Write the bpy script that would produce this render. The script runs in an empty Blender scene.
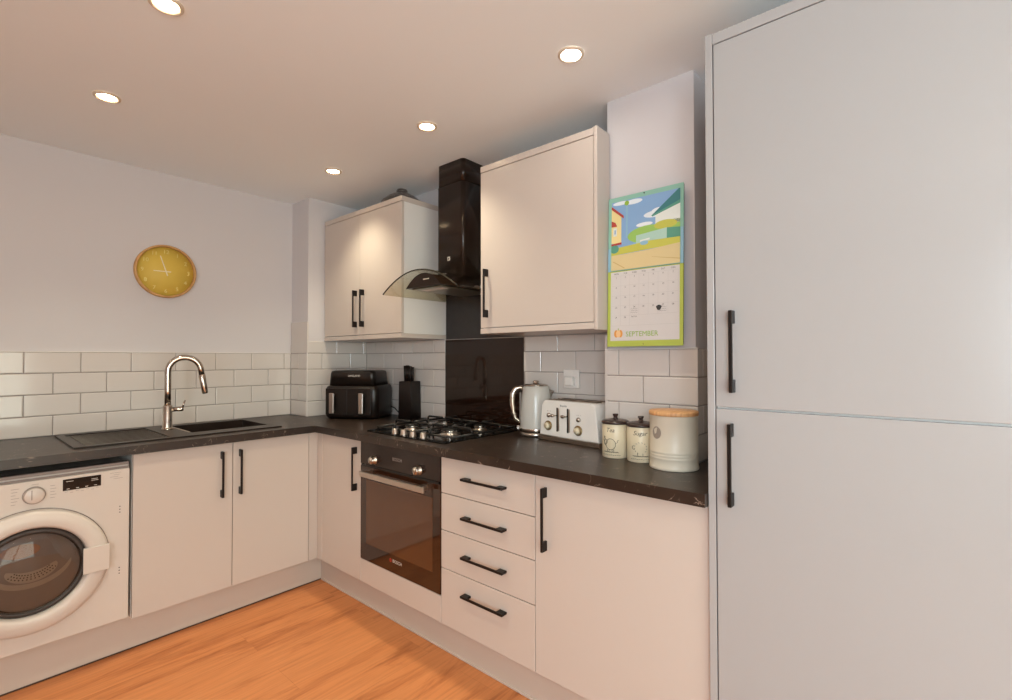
import bpy, bmesh, math, random
from mathutils import Vector, Matrix
random.seed(7)
R = math.radians
PI = math.pi
SC = bpy.context.scene
COL = SC.collection
WM = {}          # world matrices of thing roots

# ------------------------------------------------------------------ materials
def srgb(c):
    def f(v):
        v /= 255.0
        return v / 12.92 if v <= 0.04045 else ((v + 0.055) / 1.055) ** 2.4
    return (f(c[0]), f(c[1]), f(c[2]), 1)

def mat(name, rgb, rough=0.5, metal=0.0, coat=0.0, spec=0.5, emit=None, estr=0, vary=0.0, vscale=30, bump=0.0, bscale=200, trans=0.0, ior=1.45):
    m = bpy.data.materials.new(name); m.use_nodes = True
    nt = m.node_tree; b = nt.nodes['Principled BSDF']
    c = srgb(rgb)
    b.inputs['Base Color'].default_value = c
    b.inputs['Roughness'].default_value = rough
    b.inputs['Metallic'].default_value = metal
    b.inputs['Coat Weight'].default_value = coat
    b.inputs['Coat Roughness'].default_value = 0.05
    b.inputs['Specular IOR Level'].default_value = spec
    b.inputs['Transmission Weight'].default_value = trans
    b.inputs['IOR'].default_value = ior
    if emit:
        b.inputs['Emission Color'].default_value = srgb(emit)
        b.inputs['Emission Strength'].default_value = estr
    tc = nt.nodes.new('ShaderNodeTexCoord')
    if vary:
        n = nt.nodes.new('ShaderNodeTexNoise'); n.inputs['Scale'].default_value = vscale; n.inputs['Detail'].default_value = 4
        nt.links.new(tc.outputs['Object'], n.inputs['Vector'])
        mx = nt.nodes.new('ShaderNodeMix'); mx.data_type = 'RGBA'
        mx.inputs[6].default_value = tuple(v * (1 - vary) for v in c[:3]) + (1,)
        mx.inputs[7].default_value = tuple(min(1, v * (1 + vary)) for v in c[:3]) + (1,)
        nt.links.new(n.outputs['Fac'], mx.inputs[0]); nt.links.new(mx.outputs[2], b.inputs['Base Color'])
    if bump:
        n2 = nt.nodes.new('ShaderNodeTexNoise'); n2.inputs['Scale'].default_value = bscale; n2.inputs['Detail'].default_value = 3
        nt.links.new(tc.outputs['Object'], n2.inputs['Vector'])
        bp = nt.nodes.new('ShaderNodeBump'); bp.inputs['Strength'].default_value = bump; bp.inputs['Distance'].default_value = 0.002
        nt.links.new(n2.outputs['Fac'], bp.inputs['Height']); nt.links.new(bp.outputs['Normal'], b.inputs['Normal'])
    return m

def ramp(nt, src, stops):
    r = nt.nodes.new('ShaderNodeValToRGB')
    while len(r.color_ramp.elements) < len(stops): r.color_ramp.elements.new(0.5)
    for e, (p, c) in zip(r.color_ramp.elements, stops):
        e.position = p; e.color = c if len(c) == 4 else srgb(c)
    nt.links.new(src, r.inputs['Fac'])
    return r

def mat_floor():
    m = bpy.data.materials.new('oak_laminate'); m.use_nodes = True
    nt = m.node_tree; b = nt.nodes['Principled BSDF']; L = nt.links.new
    tc = nt.nodes.new('ShaderNodeTexCoord')
    br = nt.nodes.new('ShaderNodeTexBrick')
    br.inputs['Scale'].default_value = 1; br.inputs['Mortar Size'].default_value = 0.0007
    br.inputs['Brick Width'].default_value = 1.28; br.inputs['Row Height'].default_value = 0.19
    br.offset = 0.37
    br.inputs['Color1'].default_value = (0.35, 0.35, 0.35, 1); br.inputs['Color2'].default_value = (0.65, 0.65, 0.65, 1)
    br.inputs['Mortar'].default_value = (0.2, 0.2, 0.2, 1)
    L(tc.outputs['Object'], br.inputs['Vector'])
    # per plank offset of the grain
    mp = nt.nodes.new('ShaderNodeMapping'); mp.inputs['Scale'].default_value = (1.3, 7.5, 1)
    L(tc.outputs['Object'], mp.inputs['Vector'])
    add = nt.nodes.new('ShaderNodeVectorMath'); add.operation = 'MULTIPLY_ADD'
    L(br.outputs['Color'], add.inputs[0]); add.inputs[1].default_value = (17, 23, 5); L(mp.outputs['Vector'], add.inputs[2])
    n = nt.nodes.new('ShaderNodeTexNoise'); n.inputs['Scale'].default_value = 1.5; n.inputs['Detail'].default_value = 7; n.inputs['Roughness'].default_value = 0.62; n.inputs['Distortion'].default_value = 0.8
    L(add.outputs[0], n.inputs['Vector'])
    mp2 = nt.nodes.new('ShaderNodeMapping'); mp2.inputs['Scale'].default_value = (4, 90, 1)
    L(tc.outputs['Object'], mp2.inputs['Vector'])
    n2 = nt.nodes.new('ShaderNodeTexNoise'); n2.inputs['Scale'].default_value = 1; n2.inputs['Detail'].default_value = 5
    L(mp2.outputs['Vector'], n2.inputs['Vector'])
    r1 = ramp(nt, n.outputs['Fac'], [(0.26, (156, 90, 48)), (0.38, (188, 116, 68)), (0.48, (206, 132, 80)), (0.75, (214, 141, 88))])
    r2 = ramp(nt, n2.outputs['Fac'], [(0.3, (0.80, 0.80, 0.80, 1)), (0.6, (1, 1, 1, 1))])
    mx = nt.nodes.new('ShaderNodeMix'); mx.data_type = 'RGBA'; mx.blend_type = 'MULTIPLY'; mx.inputs[0].default_value = 0.8
    L(r1.outputs['Color'], mx.inputs[6]); L(r2.outputs['Color'], mx.inputs[7])
    r3 = ramp(nt, br.outputs['Fac'], [(0.0, (1, 1, 1, 1)), (1.0, (0.74, 0.68, 0.62, 1))])
    mx2 = nt.nodes.new('ShaderNodeMix'); mx2.data_type = 'RGBA'; mx2.blend_type = 'MULTIPLY'; mx2.inputs[0].default_value = 0.7
    L(mx.outputs[2], mx2.inputs[6]); L(r3.outputs['Color'], mx2.inputs[7])
    L(mx2.outputs[2], b.inputs['Base Color'])
    b.inputs['Roughness'].default_value = 0.48; b.inputs['Specular IOR Level'].default_value = 0.35
    bp = nt.nodes.new('ShaderNodeBump'); bp.inputs['Strength'].default_value = 0.15; bp.inputs['Distance'].default_value = 0.001
    L(n2.outputs['Fac'], bp.inputs['Height']); L(bp.outputs['Normal'], b.inputs['Normal'])
    return m

def mat_worktop():
    m = bpy.data.materials.new('dark_stone_laminate'); m.use_nodes = True
    nt = m.node_tree; b = nt.nodes['Principled BSDF']; L = nt.links.new
    tc = nt.nodes.new('ShaderNodeTexCoord')
    n = nt.nodes.new('ShaderNodeTexNoise'); n.inputs['Scale'].default_value = 9; n.inputs['Detail'].default_value = 6
    L(tc.outputs['Object'], n.inputs['Vector'])
    base = ramp(nt, n.outputs['Fac'], [(0.3, (33, 22, 16)), (0.6, (43, 30, 22)), (0.75, (56, 41, 32))])
    # thin pale veins: narrow band of a distorted noise, masked to patches
    v = nt.nodes.new('ShaderNodeTexNoise'); v.inputs['Scale'].default_value = 11; v.inputs['Detail'].default_value = 5; v.inputs['Distortion'].default_value = 1.6
    L(tc.outputs['Object'], v.inputs['Vector'])
    vr = ramp(nt, v.outputs['Fac'], [(0.489, (0, 0, 0, 1)), (0.497, (1, 1, 1, 1)), (0.505, (0, 0, 0, 1))])
    k = nt.nodes.new('ShaderNodeTexNoise'); k.inputs['Scale'].default_value = 22; k.inputs['Detail'].default_value = 2
    L(tc.outputs['Object'], k.inputs['Vector'])
    kr = ramp(nt, k.outputs['Fac'], [(0.52, (0, 0, 0, 1)), (0.62, (1, 1, 1, 1))])
    mul = nt.nodes.new('ShaderNodeMath'); mul.operation = 'MULTIPLY'
    L(vr.outputs['Color'], mul.inputs[0]); L(kr.outputs['Color'], mul.inputs[1])
    mx = nt.nodes.new('ShaderNodeMix'); mx.data_type = 'RGBA'
    L(mul.outputs[0], mx.inputs[0]); L(base.outputs['Color'], mx.inputs[6]); mx.inputs[7].default_value = srgb((170, 150, 135))
    L(mx.outputs[2], b.inputs['Base Color'])
    b.inputs['Roughness'].default_value = 0.36; b.inputs['Specular IOR Level'].default_value = 0.6
    n3 = nt.nodes.new('ShaderNodeTexNoise'); n3.inputs['Scale'].default_value = 400
    L(tc.outputs['Object'], n3.inputs['Vector'])
    bp = nt.nodes.new('ShaderNodeBump'); bp.inputs['Strength'].default_value = 0.1; bp.inputs['Distance'].default_value = 0.001
    L(n3.outputs['Fac'], bp.inputs['Height']); L(bp.outputs['Normal'], b.inputs['Normal'])
    return m

def mat_pane(name, tint, refl_rough=0.02, ior=1.5):
    m = bpy.data.materials.new(name); m.use_nodes = True
    nt = m.node_tree; nt.nodes.clear(); L = nt.links.new
    o = nt.nodes.new('ShaderNodeOutputMaterial'); t = nt.nodes.new('ShaderNodeBsdfTransparent'); t.inputs[0].default_value = srgb(tint)
    g = nt.nodes.new('ShaderNodeBsdfGlossy'); g.inputs['Roughness'].default_value = refl_rough
    lw = nt.nodes.new('ShaderNodeLayerWeight'); lw.inputs['Blend'].default_value = 0.5; pw = nt.nodes.new('ShaderNodeMath'); pw.operation = 'POWER'; pw.inputs[1].default_value = 3.0
    L(lw.outputs['Facing'], pw.inputs[0]); f = nt.nodes.new('ShaderNodeMath'); f.operation = 'MULTIPLY_ADD'; f.inputs[1].default_value = 0.8; f.inputs[2].default_value = ((ior - 1) / (ior + 1)) ** 2; L(pw.outputs[0], f.inputs[0])
    mx = nt.nodes.new('ShaderNodeMixShader'); L(f.outputs[0], mx.inputs[0]); L(t.outputs[0], mx.inputs[1]); L(g.outputs[0], mx.inputs[2])
    L(mx.outputs[0], o.inputs[0])
    return m

def mat_wood(name, c1, c2, rough=0.45, sc=(3, 40, 3)):
    m = bpy.data.materials.new(name); m.use_nodes = True
    nt = m.node_tree; b = nt.nodes['Principled BSDF']; L = nt.links.new
    tc = nt.nodes.new('ShaderNodeTexCoord'); mp = nt.nodes.new('ShaderNodeMapping'); mp.inputs['Scale'].default_value = sc
    L(tc.outputs['Object'], mp.inputs['Vector'])
    n = nt.nodes.new('ShaderNodeTexNoise'); n.inputs['Scale'].default_value = 4; n.inputs['Detail'].default_value = 5
    L(mp.outputs['Vector'], n.inputs['Vector'])
    r = ramp(nt, n.outputs['Fac'], [(0.3, c1), (0.7, c2)]); L(r.outputs['Color'], b.inputs['Base Color'])
    b.inputs['Roughness'].default_value = rough
    return m

M = dict(
    door=mat('gloss_white_door', (200, 188, 179), 0.26, vary=0.008, vscale=2),
    tall=mat('pale_grey_white_door', (170, 168, 168), 0.20, vary=0.008, vscale=2),
    carcass=mat('white_melamine', (228, 224, 220), 0.4, vary=0.01),
    plinth=mat('white_plinth', (196, 182, 171), 0.35, vary=0.02, vscale=4),
    shadow=mat('dark_recess', (38, 32, 28), 0.8, vary=0.05),
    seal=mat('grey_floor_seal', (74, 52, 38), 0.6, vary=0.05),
    wall=mat('matt_lilac_grey_paint', (210, 205, 206), 0.85, vary=0.012, vscale=3, bump=0.08, bscale=120),
    ceil=mat('matt_white_ceiling', (244, 249, 252), 0.9, vary=0.01, vscale=2, bump=0.05, bscale=100),
    tile=mat('glazed_white_tile', (211, 203, 197), 0.12, coat=0.3, vary=0.012, vscale=6),
    grout=mat('grey_grout', (150, 140, 134), 0.9, vary=0.05),
    trim=mat('white_plastic_trim', (226, 221, 216), 0.35, vary=0.01),
    black=mat('black_handle_metal', (24, 16, 13), 0.42, metal=0.3, vary=0.05),
    hob=mat('black_enamel', (18, 15, 14), 0.12, vary=0.05),
    castiron=mat('cast_iron', (26, 22, 20), 0.42, vary=0.1, bump=0.2),
    chrome=mat('polished_chrome', (196, 184, 172), 0.10, metal=1.0, vary=0.02),
    brushed=mat('brushed_steel', (200, 190, 180), 0.28, metal=1.0, vary=0.04, vscale=80),
    steelmatt=mat('dark_filter_steel', (150, 140, 122), 0.35, metal=0.9, vary=0.06, vscale=90),
    splash=mat('black_gloss_splashback', (36, 20, 13), 0.05, vary=0.02, spec=0.5),
    splashup=mat('dark_upper_panel', (44, 36, 34), 0.22, vary=0.25, vscale=18),
    hood=mat('black_gloss_hood', (38, 25, 18), 0.24, metal=0.2, vary=0.05),
    ovenglass=mat('dark_oven_glass', (48, 27, 16), 0.04, spec=0.9, vary=0.03),
    ovenwin=mat('brown_oven_window', (84, 54, 34), 0.05, spec=0.9, vary=0.06, vscale=8),
    ovenpanel=mat('black_oven_fascia', (40, 29, 25), 0.15, vary=0.05),
    sink=mat('black_composite', (36, 25, 19), 0.36, vary=0.12, vscale=500),
    plasticblack=mat('satin_black_plastic', (24, 17, 14), 0.32, vary=0.05),
    knifeblock=mat('matt_black_block', (32, 22, 18), 0.5, vary=0.06),
    white=mat('white_plastic', (232, 226, 220), 0.3, vary=0.01),
    washer=mat('white_enamel', (207, 197, 188), 0.28, vary=0.01),
    washgrey=mat('grey_lid_edge', (140, 128, 122), 0.4, vary=0.03),
    print=mat('grey_printing', (150, 138, 132), 0.6, vary=0.03),
    printdark=mat('dark_printing', (40, 34, 32), 0.6, vary=0.03),
    printwhite=mat('white_printing', (225, 218, 210), 0.5, vary=0.02),
    red=mat('red_printing', (190, 40, 30), 0.5, vary=0.02),
    drum=mat('drum_steel', (176, 164, 152), 0.4, metal=0.2, vary=0.08, vscale=60),
    rubber=mat('dark_grey_rubber', (62, 54, 50), 0.45, vary=0.08),
    bowl=mat_pane('washer_door_glass', (205, 196, 188)),
    cream=mat('cream_enamel', (218, 203, 174), 0.34, vary=0.02),
    cream2=mat('ivory_enamel', (214, 203, 184), 0.38, vary=0.015),
    binlid=mat_wood('pale_beech', (190, 138, 88), (222, 172, 120)),
    clockrim=mat_wood('copper_toned_wood', (190, 140, 84), (214, 166, 108), sc=(6, 6, 6)),
    clockface=mat('mustard_clock_face', (222, 190, 84), 0.55, vary=0.02),
    clockhand=mat('cream_hand', (240, 228, 190), 0.5, vary=0.01),
    taupe=mat('taupe_badge', (150, 138, 128), 0.5, vary=0.04),
    kettle=mat('pale_kettle_enamel', (202, 198, 190), 0.2, vary=0.01),
    toaster=mat('white_toaster_enamel', (246, 240, 232), 0.2, vary=0.008),
    olive=mat('brass_toned_dial', (150, 126, 86), 0.35, metal=0.5, vary=0.05),
    darklid=mat('dark_brown_lid', (52, 36, 32), 0.25, vary=0.05),
    hoodglass=mat_pane('curved_hood_glass', (238, 236, 226), 0.03, 1.6),
    clearplastic=mat_pane('clear_grey_plastic', (205, 200, 198), 0.15, 1.5),
    pane=mat_pane('window_pane', (235, 240, 240)),
    skirt=mat('white_upvc', (235, 235, 235), 0.35, vary=0.01),
    lampring=mat('pale_downlight_ring', (222, 206, 188), 0.3, metal=0.2, vary=0.02),
    lamp=mat('lit_lamp_lens', (255, 240, 215), 0.4, emit=(255, 226, 180), estr=40),
    lampglare=mat('bright_lamp_lens', (255, 250, 240), 0.4, emit=(255, 246, 230), estr=120),
    floor=mat_floor(), worktop=mat_worktop(),
)
PAPER = {k: mat('paper_' + k, c, 0.6, vary=0.015) for k, c in dict(
    teal=(138, 186, 168), lightblue=(140, 182, 205), lime=(176, 188, 84), white=(208, 203, 201), sky=(132, 168, 208),
    cloud=(225, 232, 238), cream=(232, 212, 150), redroof=(176, 66, 56), brown=(140, 84, 60), hill=(150, 190, 96), fence=(170, 202, 190),
    grass=(192, 190, 84), path=(214, 194, 146), wallw=(222, 226, 220), roofteal=(58, 120, 124), line=(190, 186, 184), dark=(60, 58, 58),
    green=(140, 176, 60), orange=(220, 150, 70), peach=(232, 190, 140), bush=(88, 150, 130), pathline=(190, 162, 106)).items()}

# ------------------------------------------------------------------ mesh builder
class MB:
    def __init__(s): s.bm = bmesh.new(); s.mats = []; s.cur = 0
    def m(s, mt):
        if mt not in s.mats: s.mats.append(mt)
        s.cur = s.mats.index(mt); return s
    def _add(s, vs, fs, smooth=False):
        v = [s.bm.verts.new(p) for p in vs]
        out = []
        for f in fs:
            try:
                fc = s.bm.faces.new([v[i] for i in f]); fc.material_index = s.cur; fc.smooth = smooth; out.append(fc)
            except ValueError: pass
        return v, out
    def box(s, x0, x1, y0, y1, z0, z1, bev=0.0, seg=2):
        if x0 > x1: x0, x1 = x1, x0
        if y0 > y1: y0, y1 = y1, y0
        if z0 > z1: z0, z1 = z1, z0
        v, f = s._add([(x0, y0, z0), (x1, y0, z0), (x1, y1, z0), (x0, y1, z0), (x0, y0, z1), (x1, y0, z1), (x1, y1, z1), (x0, y1, z1)],
                      [(3, 2, 1, 0), (4, 5, 6, 7), (0, 1, 5, 4), (1, 2, 6, 5), (2, 3, 7, 6), (3, 0, 4, 7)])
        if bev:
            es = list({e for fc in f for e in fc.edges})
            bmesh.ops.bevel(s.bm, geom=es, offset=bev, segments=seg, profile=0.5, affect='EDGES', material=s.cur)
        return s
    def prism(s, pts, axis, a, b, bev=0.0, smooth=False):
        """outline pts (2D, CCW) extruded along axis from a to b"""
        def P(p, t):
            if axis == 'x': return (t, p[0], p[1])
            if axis == 'y': return (p[0], t, p[1])
            return (p[0], p[1], t)
        n = len(pts)
        vs = [P(p, a) for p in pts] + [P(p, b) for p in pts]
        fs = [tuple(range(n))[::-1], tuple(range(n, 2 * n))] + [(i, (i + 1) % n, n + (i + 1) % n, n + i) for i in range(n)]
        v, f = s._add(vs, fs)
        if smooth:
            for fc in f[2:]: fc.smooth = True
        if bev:
            caps = f[:2]; es = list({e for fc in caps for e in fc.edges})
            bmesh.ops.bevel(s.bm, geom=es, offset=bev, segments=3, profile=0.5, affect='EDGES', material=s.cur)
        return s
    def lathe(s, prof, c=(0, 0, 0), axis='z', n=32, smooth=True, caps=True):
        """prof: list of (radius, height) bottom to top"""
        vs = []; fs = []
        for r, h in prof:
            for i in range(n):
                a = 2 * PI * i / n; p = (r * math.cos(a), r * math.sin(a), h)
                if axis == 'x': p = (h, p[0], p[1])
                elif axis == 'y': p = (p[1], h, p[0])
                vs.append((p[0] + c[0], p[1] + c[1], p[2] + c[2]))
        for k in range(len(prof) - 1):
            for i in range(n):
                j = (i + 1) % n; fs.append((k * n + i, k * n + j, (k + 1) * n + j, (k + 1) * n + i))
        v, f = s._add(vs, fs, smooth)
        if caps:
            for k, rev in ((0, True), (len(prof) - 1, False)):
                ring = v[k * n:(k + 1) * n]
                if prof[k][0] > 1e-5:
                    fc = s.bm.faces.new(ring[::-1] if rev else ring); fc.material_index = s.cur
        return s
    def tube(s, pts, r, n=12, caps=True, scale2=1.0):
        pts = [Vector(p) for p in pts]; N = len(pts)
        rs = r if isinstance(r, (list, tuple)) else [r] * N
        up = None; rings = []
        for i, p in enumerate(pts):
            t = (pts[min(i + 1, N - 1)] - pts[max(i - 1, 0)]).normalized()
            if up is None:
                up = t.cross(Vector((0, 0, 1)));
                if up.length < 0.1: up = t.cross(Vector((0, 1, 0)))
                up.normalize()
            up = (up - t * up.dot(t)).normalized(); w = t.cross(up)
            rings.append([p + (up * math.cos(2 * PI * k / n) + w * math.sin(2 * PI * k / n) * scale2) * rs[i] for k in range(n)])
        vs = [q for rg in rings for q in rg]; fs = []
        for i in range(N - 1):
            for k in range(n):
                j = (k + 1) % n; fs.append((i * n + k, i * n + j, (i + 1) * n + j, (i + 1) * n + k))
        v, f = s._add(vs, fs, True)
        if caps:
            for ring in (v[:n][::-1], v[-n:]):
                fc = s.bm.faces.new(ring); fc.material_index = s.cur
        return s
    def sphere(s, c, r, n=12, sc=(1, 1, 1)):
        prof = [(max(1e-4, r * math.sin(PI * i / n)), -r * math.cos(PI * i / n)) for i in range(n + 1)]
        k0 = len(s.bm.verts); s.lathe(prof, (0, 0, 0), n=n * 2, caps=False)
        s.bm.verts.ensure_lookup_table()
        for v in s.bm.verts[k0:]: v.co = Vector((v.co.x * sc[0] + c[0], v.co.y * sc[1] + c[1], v.co.z * sc[2] + c[2]))
        return s
    def poly(s, pts):
        s._add(pts, [tuple(range(len(pts)))]); return s
    def mapped(s, verts, faces, fn):
        s._add([fn(v) for v in verts], faces); return s
    def build(s, name, mt, parent=None, world=True, auto=True):
        """world=True: vertices given in world coordinates, made local to the parent thing"""
        bmesh.ops.recalc_face_normals(s.bm, faces=s.bm.faces)
        me = bpy.data.meshes.new(name)
        if parent is not None and world and parent in WM:
            s.bm.transform(WM[parent].inverted())
        s.bm.to_mesh(me); s.bm.free()
        if mt is not None: me.materials.append(mt)
        else:
            for x in s.mats: me.materials.append(x)
        o = bpy.data.objects.new(name, me); COL.objects.link(o)
        if parent is not None:
            o.parent = parent
            WM[o] = WM.get(parent, Matrix())
        return o

def tag(o, label=None, cat=None, group=None, kind=None):
    if label: o['label'] = label
    if cat: o['category'] = cat
    if group: o['group'] = group
    if kind: o['kind'] = kind
    return o
def thing(name, label, cat, loc=(0, 0, 0), rz=0, group=None):
    o = bpy.data.objects.new(name, None); COL.objects.link(o); o.empty_display_size = 0.05
    o.location = loc; o.rotation_euler = (0, 0, rz)
    WM[o] = Matrix.Translation(loc) @ Matrix.Rotation(rz, 4, 'Z')
    return tag(o, label, cat, group)

def text2d(txt, size=1.0):
    """text as a flat 2D mesh centred on 0,0 (height of capitals ~0.7*size)"""
    cu = bpy.data.curves.new('t', 'FONT'); cu.body = txt; cu.size = size; cu.align_x = 'CENTER'; cu.align_y = 'CENTER'; cu.resolution_u = 2
    ob = bpy.data.objects.new('t', cu); COL.objects.link(ob)
    dg = bpy.context.evaluated_depsgraph_get(); me = bpy.data.meshes.new_from_object(ob.evaluated_get(dg))
    vs = [(v.co.x, v.co.y) for v in me.vertices]; fs = [tuple(p.vertices) for p in me.polygons]
    bpy.data.objects.remove(ob); bpy.data.curves.remove(cu); bpy.data.meshes.remove(me)
    return vs, fs
def put_text(mb, txt, size, fn, thick=None, slant=0.0):
    vs, fs = text2d(txt, size)
    mb.mapped([(x + slant * y, y) for x, y in vs], fs, lambda p: fn(p[0], p[1]))

# ------------------------------------------------------------------ key dimensions (metres)
ZW0, ZW1 = 0.857, 0.893        # worktop underside / top
YB, YBT = 0.61, 0.60           # sink wall plaster / tile face
XR, XRT = 0.575, 0.565         # hob wall plaster / tile face
ZC = 2.288
XL, YF = -3.2, -4.6            # far walls behind the camera
OH = -0.038                    # worktop front edge
ROWS = [0.893, 0.9895, 1.091, 1.1925, 1.294]

# ------------------------------------------------------------------ room shell
b = MB(); b.box(XL - .1, XR + .1, YF - .1, YB + .1, -0.1, 0.0); tag(b.build('floor', M['floor']), kind='structure')
# ceiling with cut-outs is not needed: lamps sit 1 mm proud
b = MB(); b.box(XL - .1, XR + .1, YF - .1, YB + .1, ZC, ZC + 0.1); tag(b.build('ceiling', M['ceil']), kind='structure')

def tile_field(mb, fn, u0, u1, rows, off, tw=0.2025, g=0.003, th=0.008):
    """fn(u,z,d) -> world; d = distance out of the wall; courses alternate"""
    for k, (z0, z1, sh) in enumerate(rows):
        n0 = math.floor((u0 - off - sh) / tw) - 1
        u = off + sh + n0 * tw
        while u < u1:
            a, c = max(u + g / 2, u0), min(u + tw - g / 2, u1)
            if c - a > 0.006:
                za, zb = z0 + g / 2, z1 - g / 2
                bl = 0.004 if a > u0 + 1e-6 else 0.001
                br = 0.004 if c < u1 - 1e-6 else 0.001
                bt = 0.004
                vs = []
                for d, ia, ic, iz in ((0.001, 0, 0, 0), (th, 0, 0, 0), (th + 0.0012, bl * .4, br * .4, bt * .4), (th + .0018, bl, br, bt)):
                    for (uu, zz) in ((a + ia, za + iz), (c - ic, za + iz), (c - ic, zb - iz), (a + ia, zb - iz)):
                        vs.append(fn(uu, zz, d))
                fs = [(8 + 4, 8 + 5, 8 + 6, 8 + 7)]
                for l in range(3):
                    for i in range(4):
                        j = (i + 1) % 4; fs.append((l * 4 + i, l * 4 + j, (l + 1) * 4 + j, (l + 1) * 4 + i))
                mb._add(vs, fs)
            u += tw
def rows_from(zs, first=0.0):
    return [(zs[i], zs[i + 1], (first if i % 2 == 0 else 0.10125 - first) if first in (0.0,) else 0) for i in range(len(zs) - 1)]
rw = [(ROWS[i], ROWS[i + 1], 0.10125 if i % 2 == 0 else 0.0) for i in range(4)]

# sink wall (faces -Y)
b = MB(); b.box(XL - .1, XR + .1, YB, YB + 0.1, 0, ZC); wall_back = tag(b.build('wall_back', M['wall']), kind='structure')
b = MB(); b.box(XL, 0.132, YB - 0.0055, YB, ROWS[0], ROWS[-1]); b.build('grout_bed', M['grout'], wall_back)
b = MB(); tile_field(b, lambda u, z, d: (u, YB - d, z), -2.6, 0.131, rw, -0.924 + 0.0); b.build('tiled_splashback', M['tile'], wall_back)
b = MB(); b.box(-2.6, .132, YB - .0105, YB, ROWS[-1], ROWS[-1] + .004); b.build('edge_trim', M['trim'], wall_back)
# hob wall (faces -X)
b = MB(); b.box(XR, XR + 0.1, YF - .1, YB, 0, ZC); wall_right = tag(b.build('wall_right', M['wall']), kind='structure')
rw5 = rw + [(ROWS[4], 1.372, 0.10125)]
b = MB(); b.box(XR - 0.0055, XR, -1.62, 0.392, ROWS[0], 1.372); b.build('grout_bed', M['grout'], wall_right)
b = MB(); tile_field(b, lambda u, z, d: (XR - d, -u, z), -0.382, 0.428, rw5, 0.3263 - 0.10125)
tile_field(b, lambda u, z, d: (XR - d, -u, z), 1.022, 1.609, rw5, 1.1295 + 0.0)
b.build('tiled_splashback', M['tile'], wall_right)
# boxed-in corner
b = MB(); b.box(0.142, XR, 0.392, YB, 0, ZC); cb = b.build('corner_boxing', M['wall'], wall_right)
b = MB(); b.box(0.1365, 0.142, 0.392, YB - .001, ROWS[0], 1.352); b.box(0.142, XR, 0.3865, 0.392, ROWS[0], 1.352); b.build('grout_bed', M['grout'], cb)
b = MB(); tile_field(b, lambda u, z, d: (0.142 - d, -u, z), -0.599, -0.383, rw, -0.70); tile_field(b, lambda u, z, d: (u, 0.392 - d, z), 0.133, 0.565, rw5, 0.133 - .101)
b.box(0.133, .1415, .3835, .599, ROWS[4] + .002, 1.495)
b.build('tiled_splashback', M['tile'], cb)
b = MB(); b.box(0.1305, 0.136, 0.3805, 0.386, ZW1, ROWS[4] + .004, bev=.002); b.build('corner_trim', M['trim'], cb)
# chimney pillar
b = MB(); b.box(0.355, XR, -1.965, -1.621, 0, ZC); cp = b.build('wall_pillar', M['wall'], wall_right)
b = MB(); b.box(0.3495, 0.355, -1.965, -1.612, ROWS[0], ROWS[4]); b.box(.355, XR, -1.9705, -1.965, ROWS[0], ROWS[4]); b.build('grout_bed', M['grout'], cp)
b = MB(); tile_field(b, lambda u, z, d: (0.355 - d, -u, z), 1.611, 1.974, rw, 1.6699)
tile_field(b, lambda u, z, d: (u, -1.965 - d, z), 0.346, XR, rw, 0.40)
b.box(.345, XR - .011, -1.6205, -1.611, ROWS[0], 1.352)
b.build('tiled_splashback', M['tile'], cp)
b = MB(); b.box(0.344, 0.356, -1.9755, -1.965, ROWS[4], ROWS[4] + .004); b.box(.344, .355, -1.965, -1.611, ROWS[4], ROWS[4] + .004); b.build('edge_trim', M['trim'], cp)
# recess tiles behind pillar toward tall unit
b = MB(); tile_field(b, lambda u, z, d: (XR - d, -u, z), 1.976, 2.125, rw, 1.976); b.build('recess_tiles', M['tile'], wall_right)

# far walls behind the camera, with openings added for daylight
def holed_wall(name, axis, c0, c1, u0, u1, hole):
    b = MB(); ha, hb, hz0, hz1 = hole
    def bx(a, c, z0, z1):
        if axis == 'x': b.box(c0, c1, a, c, z0, z1)
        else: b.box(a, c, c0, c1, z0, z1)
    bx(u0, ha, 0, ZC); bx(hb, u1, 0, ZC); bx(ha, hb, 0, hz0) if hz0 > 0.01 else None; bx(ha, hb, hz1, ZC)
    return tag(b.build(name, M['wall']), kind='structure')
WH = (-4.50, -3.12, 0.75, 2.1)    # unseen window added for daylight, left wall (y range, z range)
DH = (-2.6, -0.6, 0.02, 2.1)    # unseen glazed doors added for daylight, front wall (x range)
holed_wall('wall_left', 'x', XL - .1, XL, YF - .1, YB, WH)
holed_wall('wall_front', 'y', YF - .1, YF, XL, XR, DH)
def glazing(name, axis, c, hole, nm):
    ha, hb, z0, z1 = hole; b = MB(); p = MB()
    def bx(mb, a, e, q0, q1, d0, d1):
        if axis == 'x': mb.box(c + d0, c + d1, a, e, q0, q1)
        else: mb.box(a, e, c + d0, c + d1, q0, q1)
    w = 0.06
    bx(b, ha, hb, z0, z0 + w, -.08, -.03); bx(b, ha, hb, z1 - w, z1, -.08, -.03)
    for i in range(nm + 1):
        u = ha + (hb - ha - w) * i / nm; bx(b, u, u + w, z0 + w, z1 - w, -.08, -.03)
    o = tag(b.build(name, M['skirt']), kind='structure')
    bx(p, ha + w, hb - w, z0 + w, z1 - w, -.058, -.054); p.build('pane', M['pane'], o)
glazing('added_window_1', 'x', XL, WH, 2); glazing('added_window_2', 'y', YF, DH, 2)  # unseen glazing, added with its openings to bring in light

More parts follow.
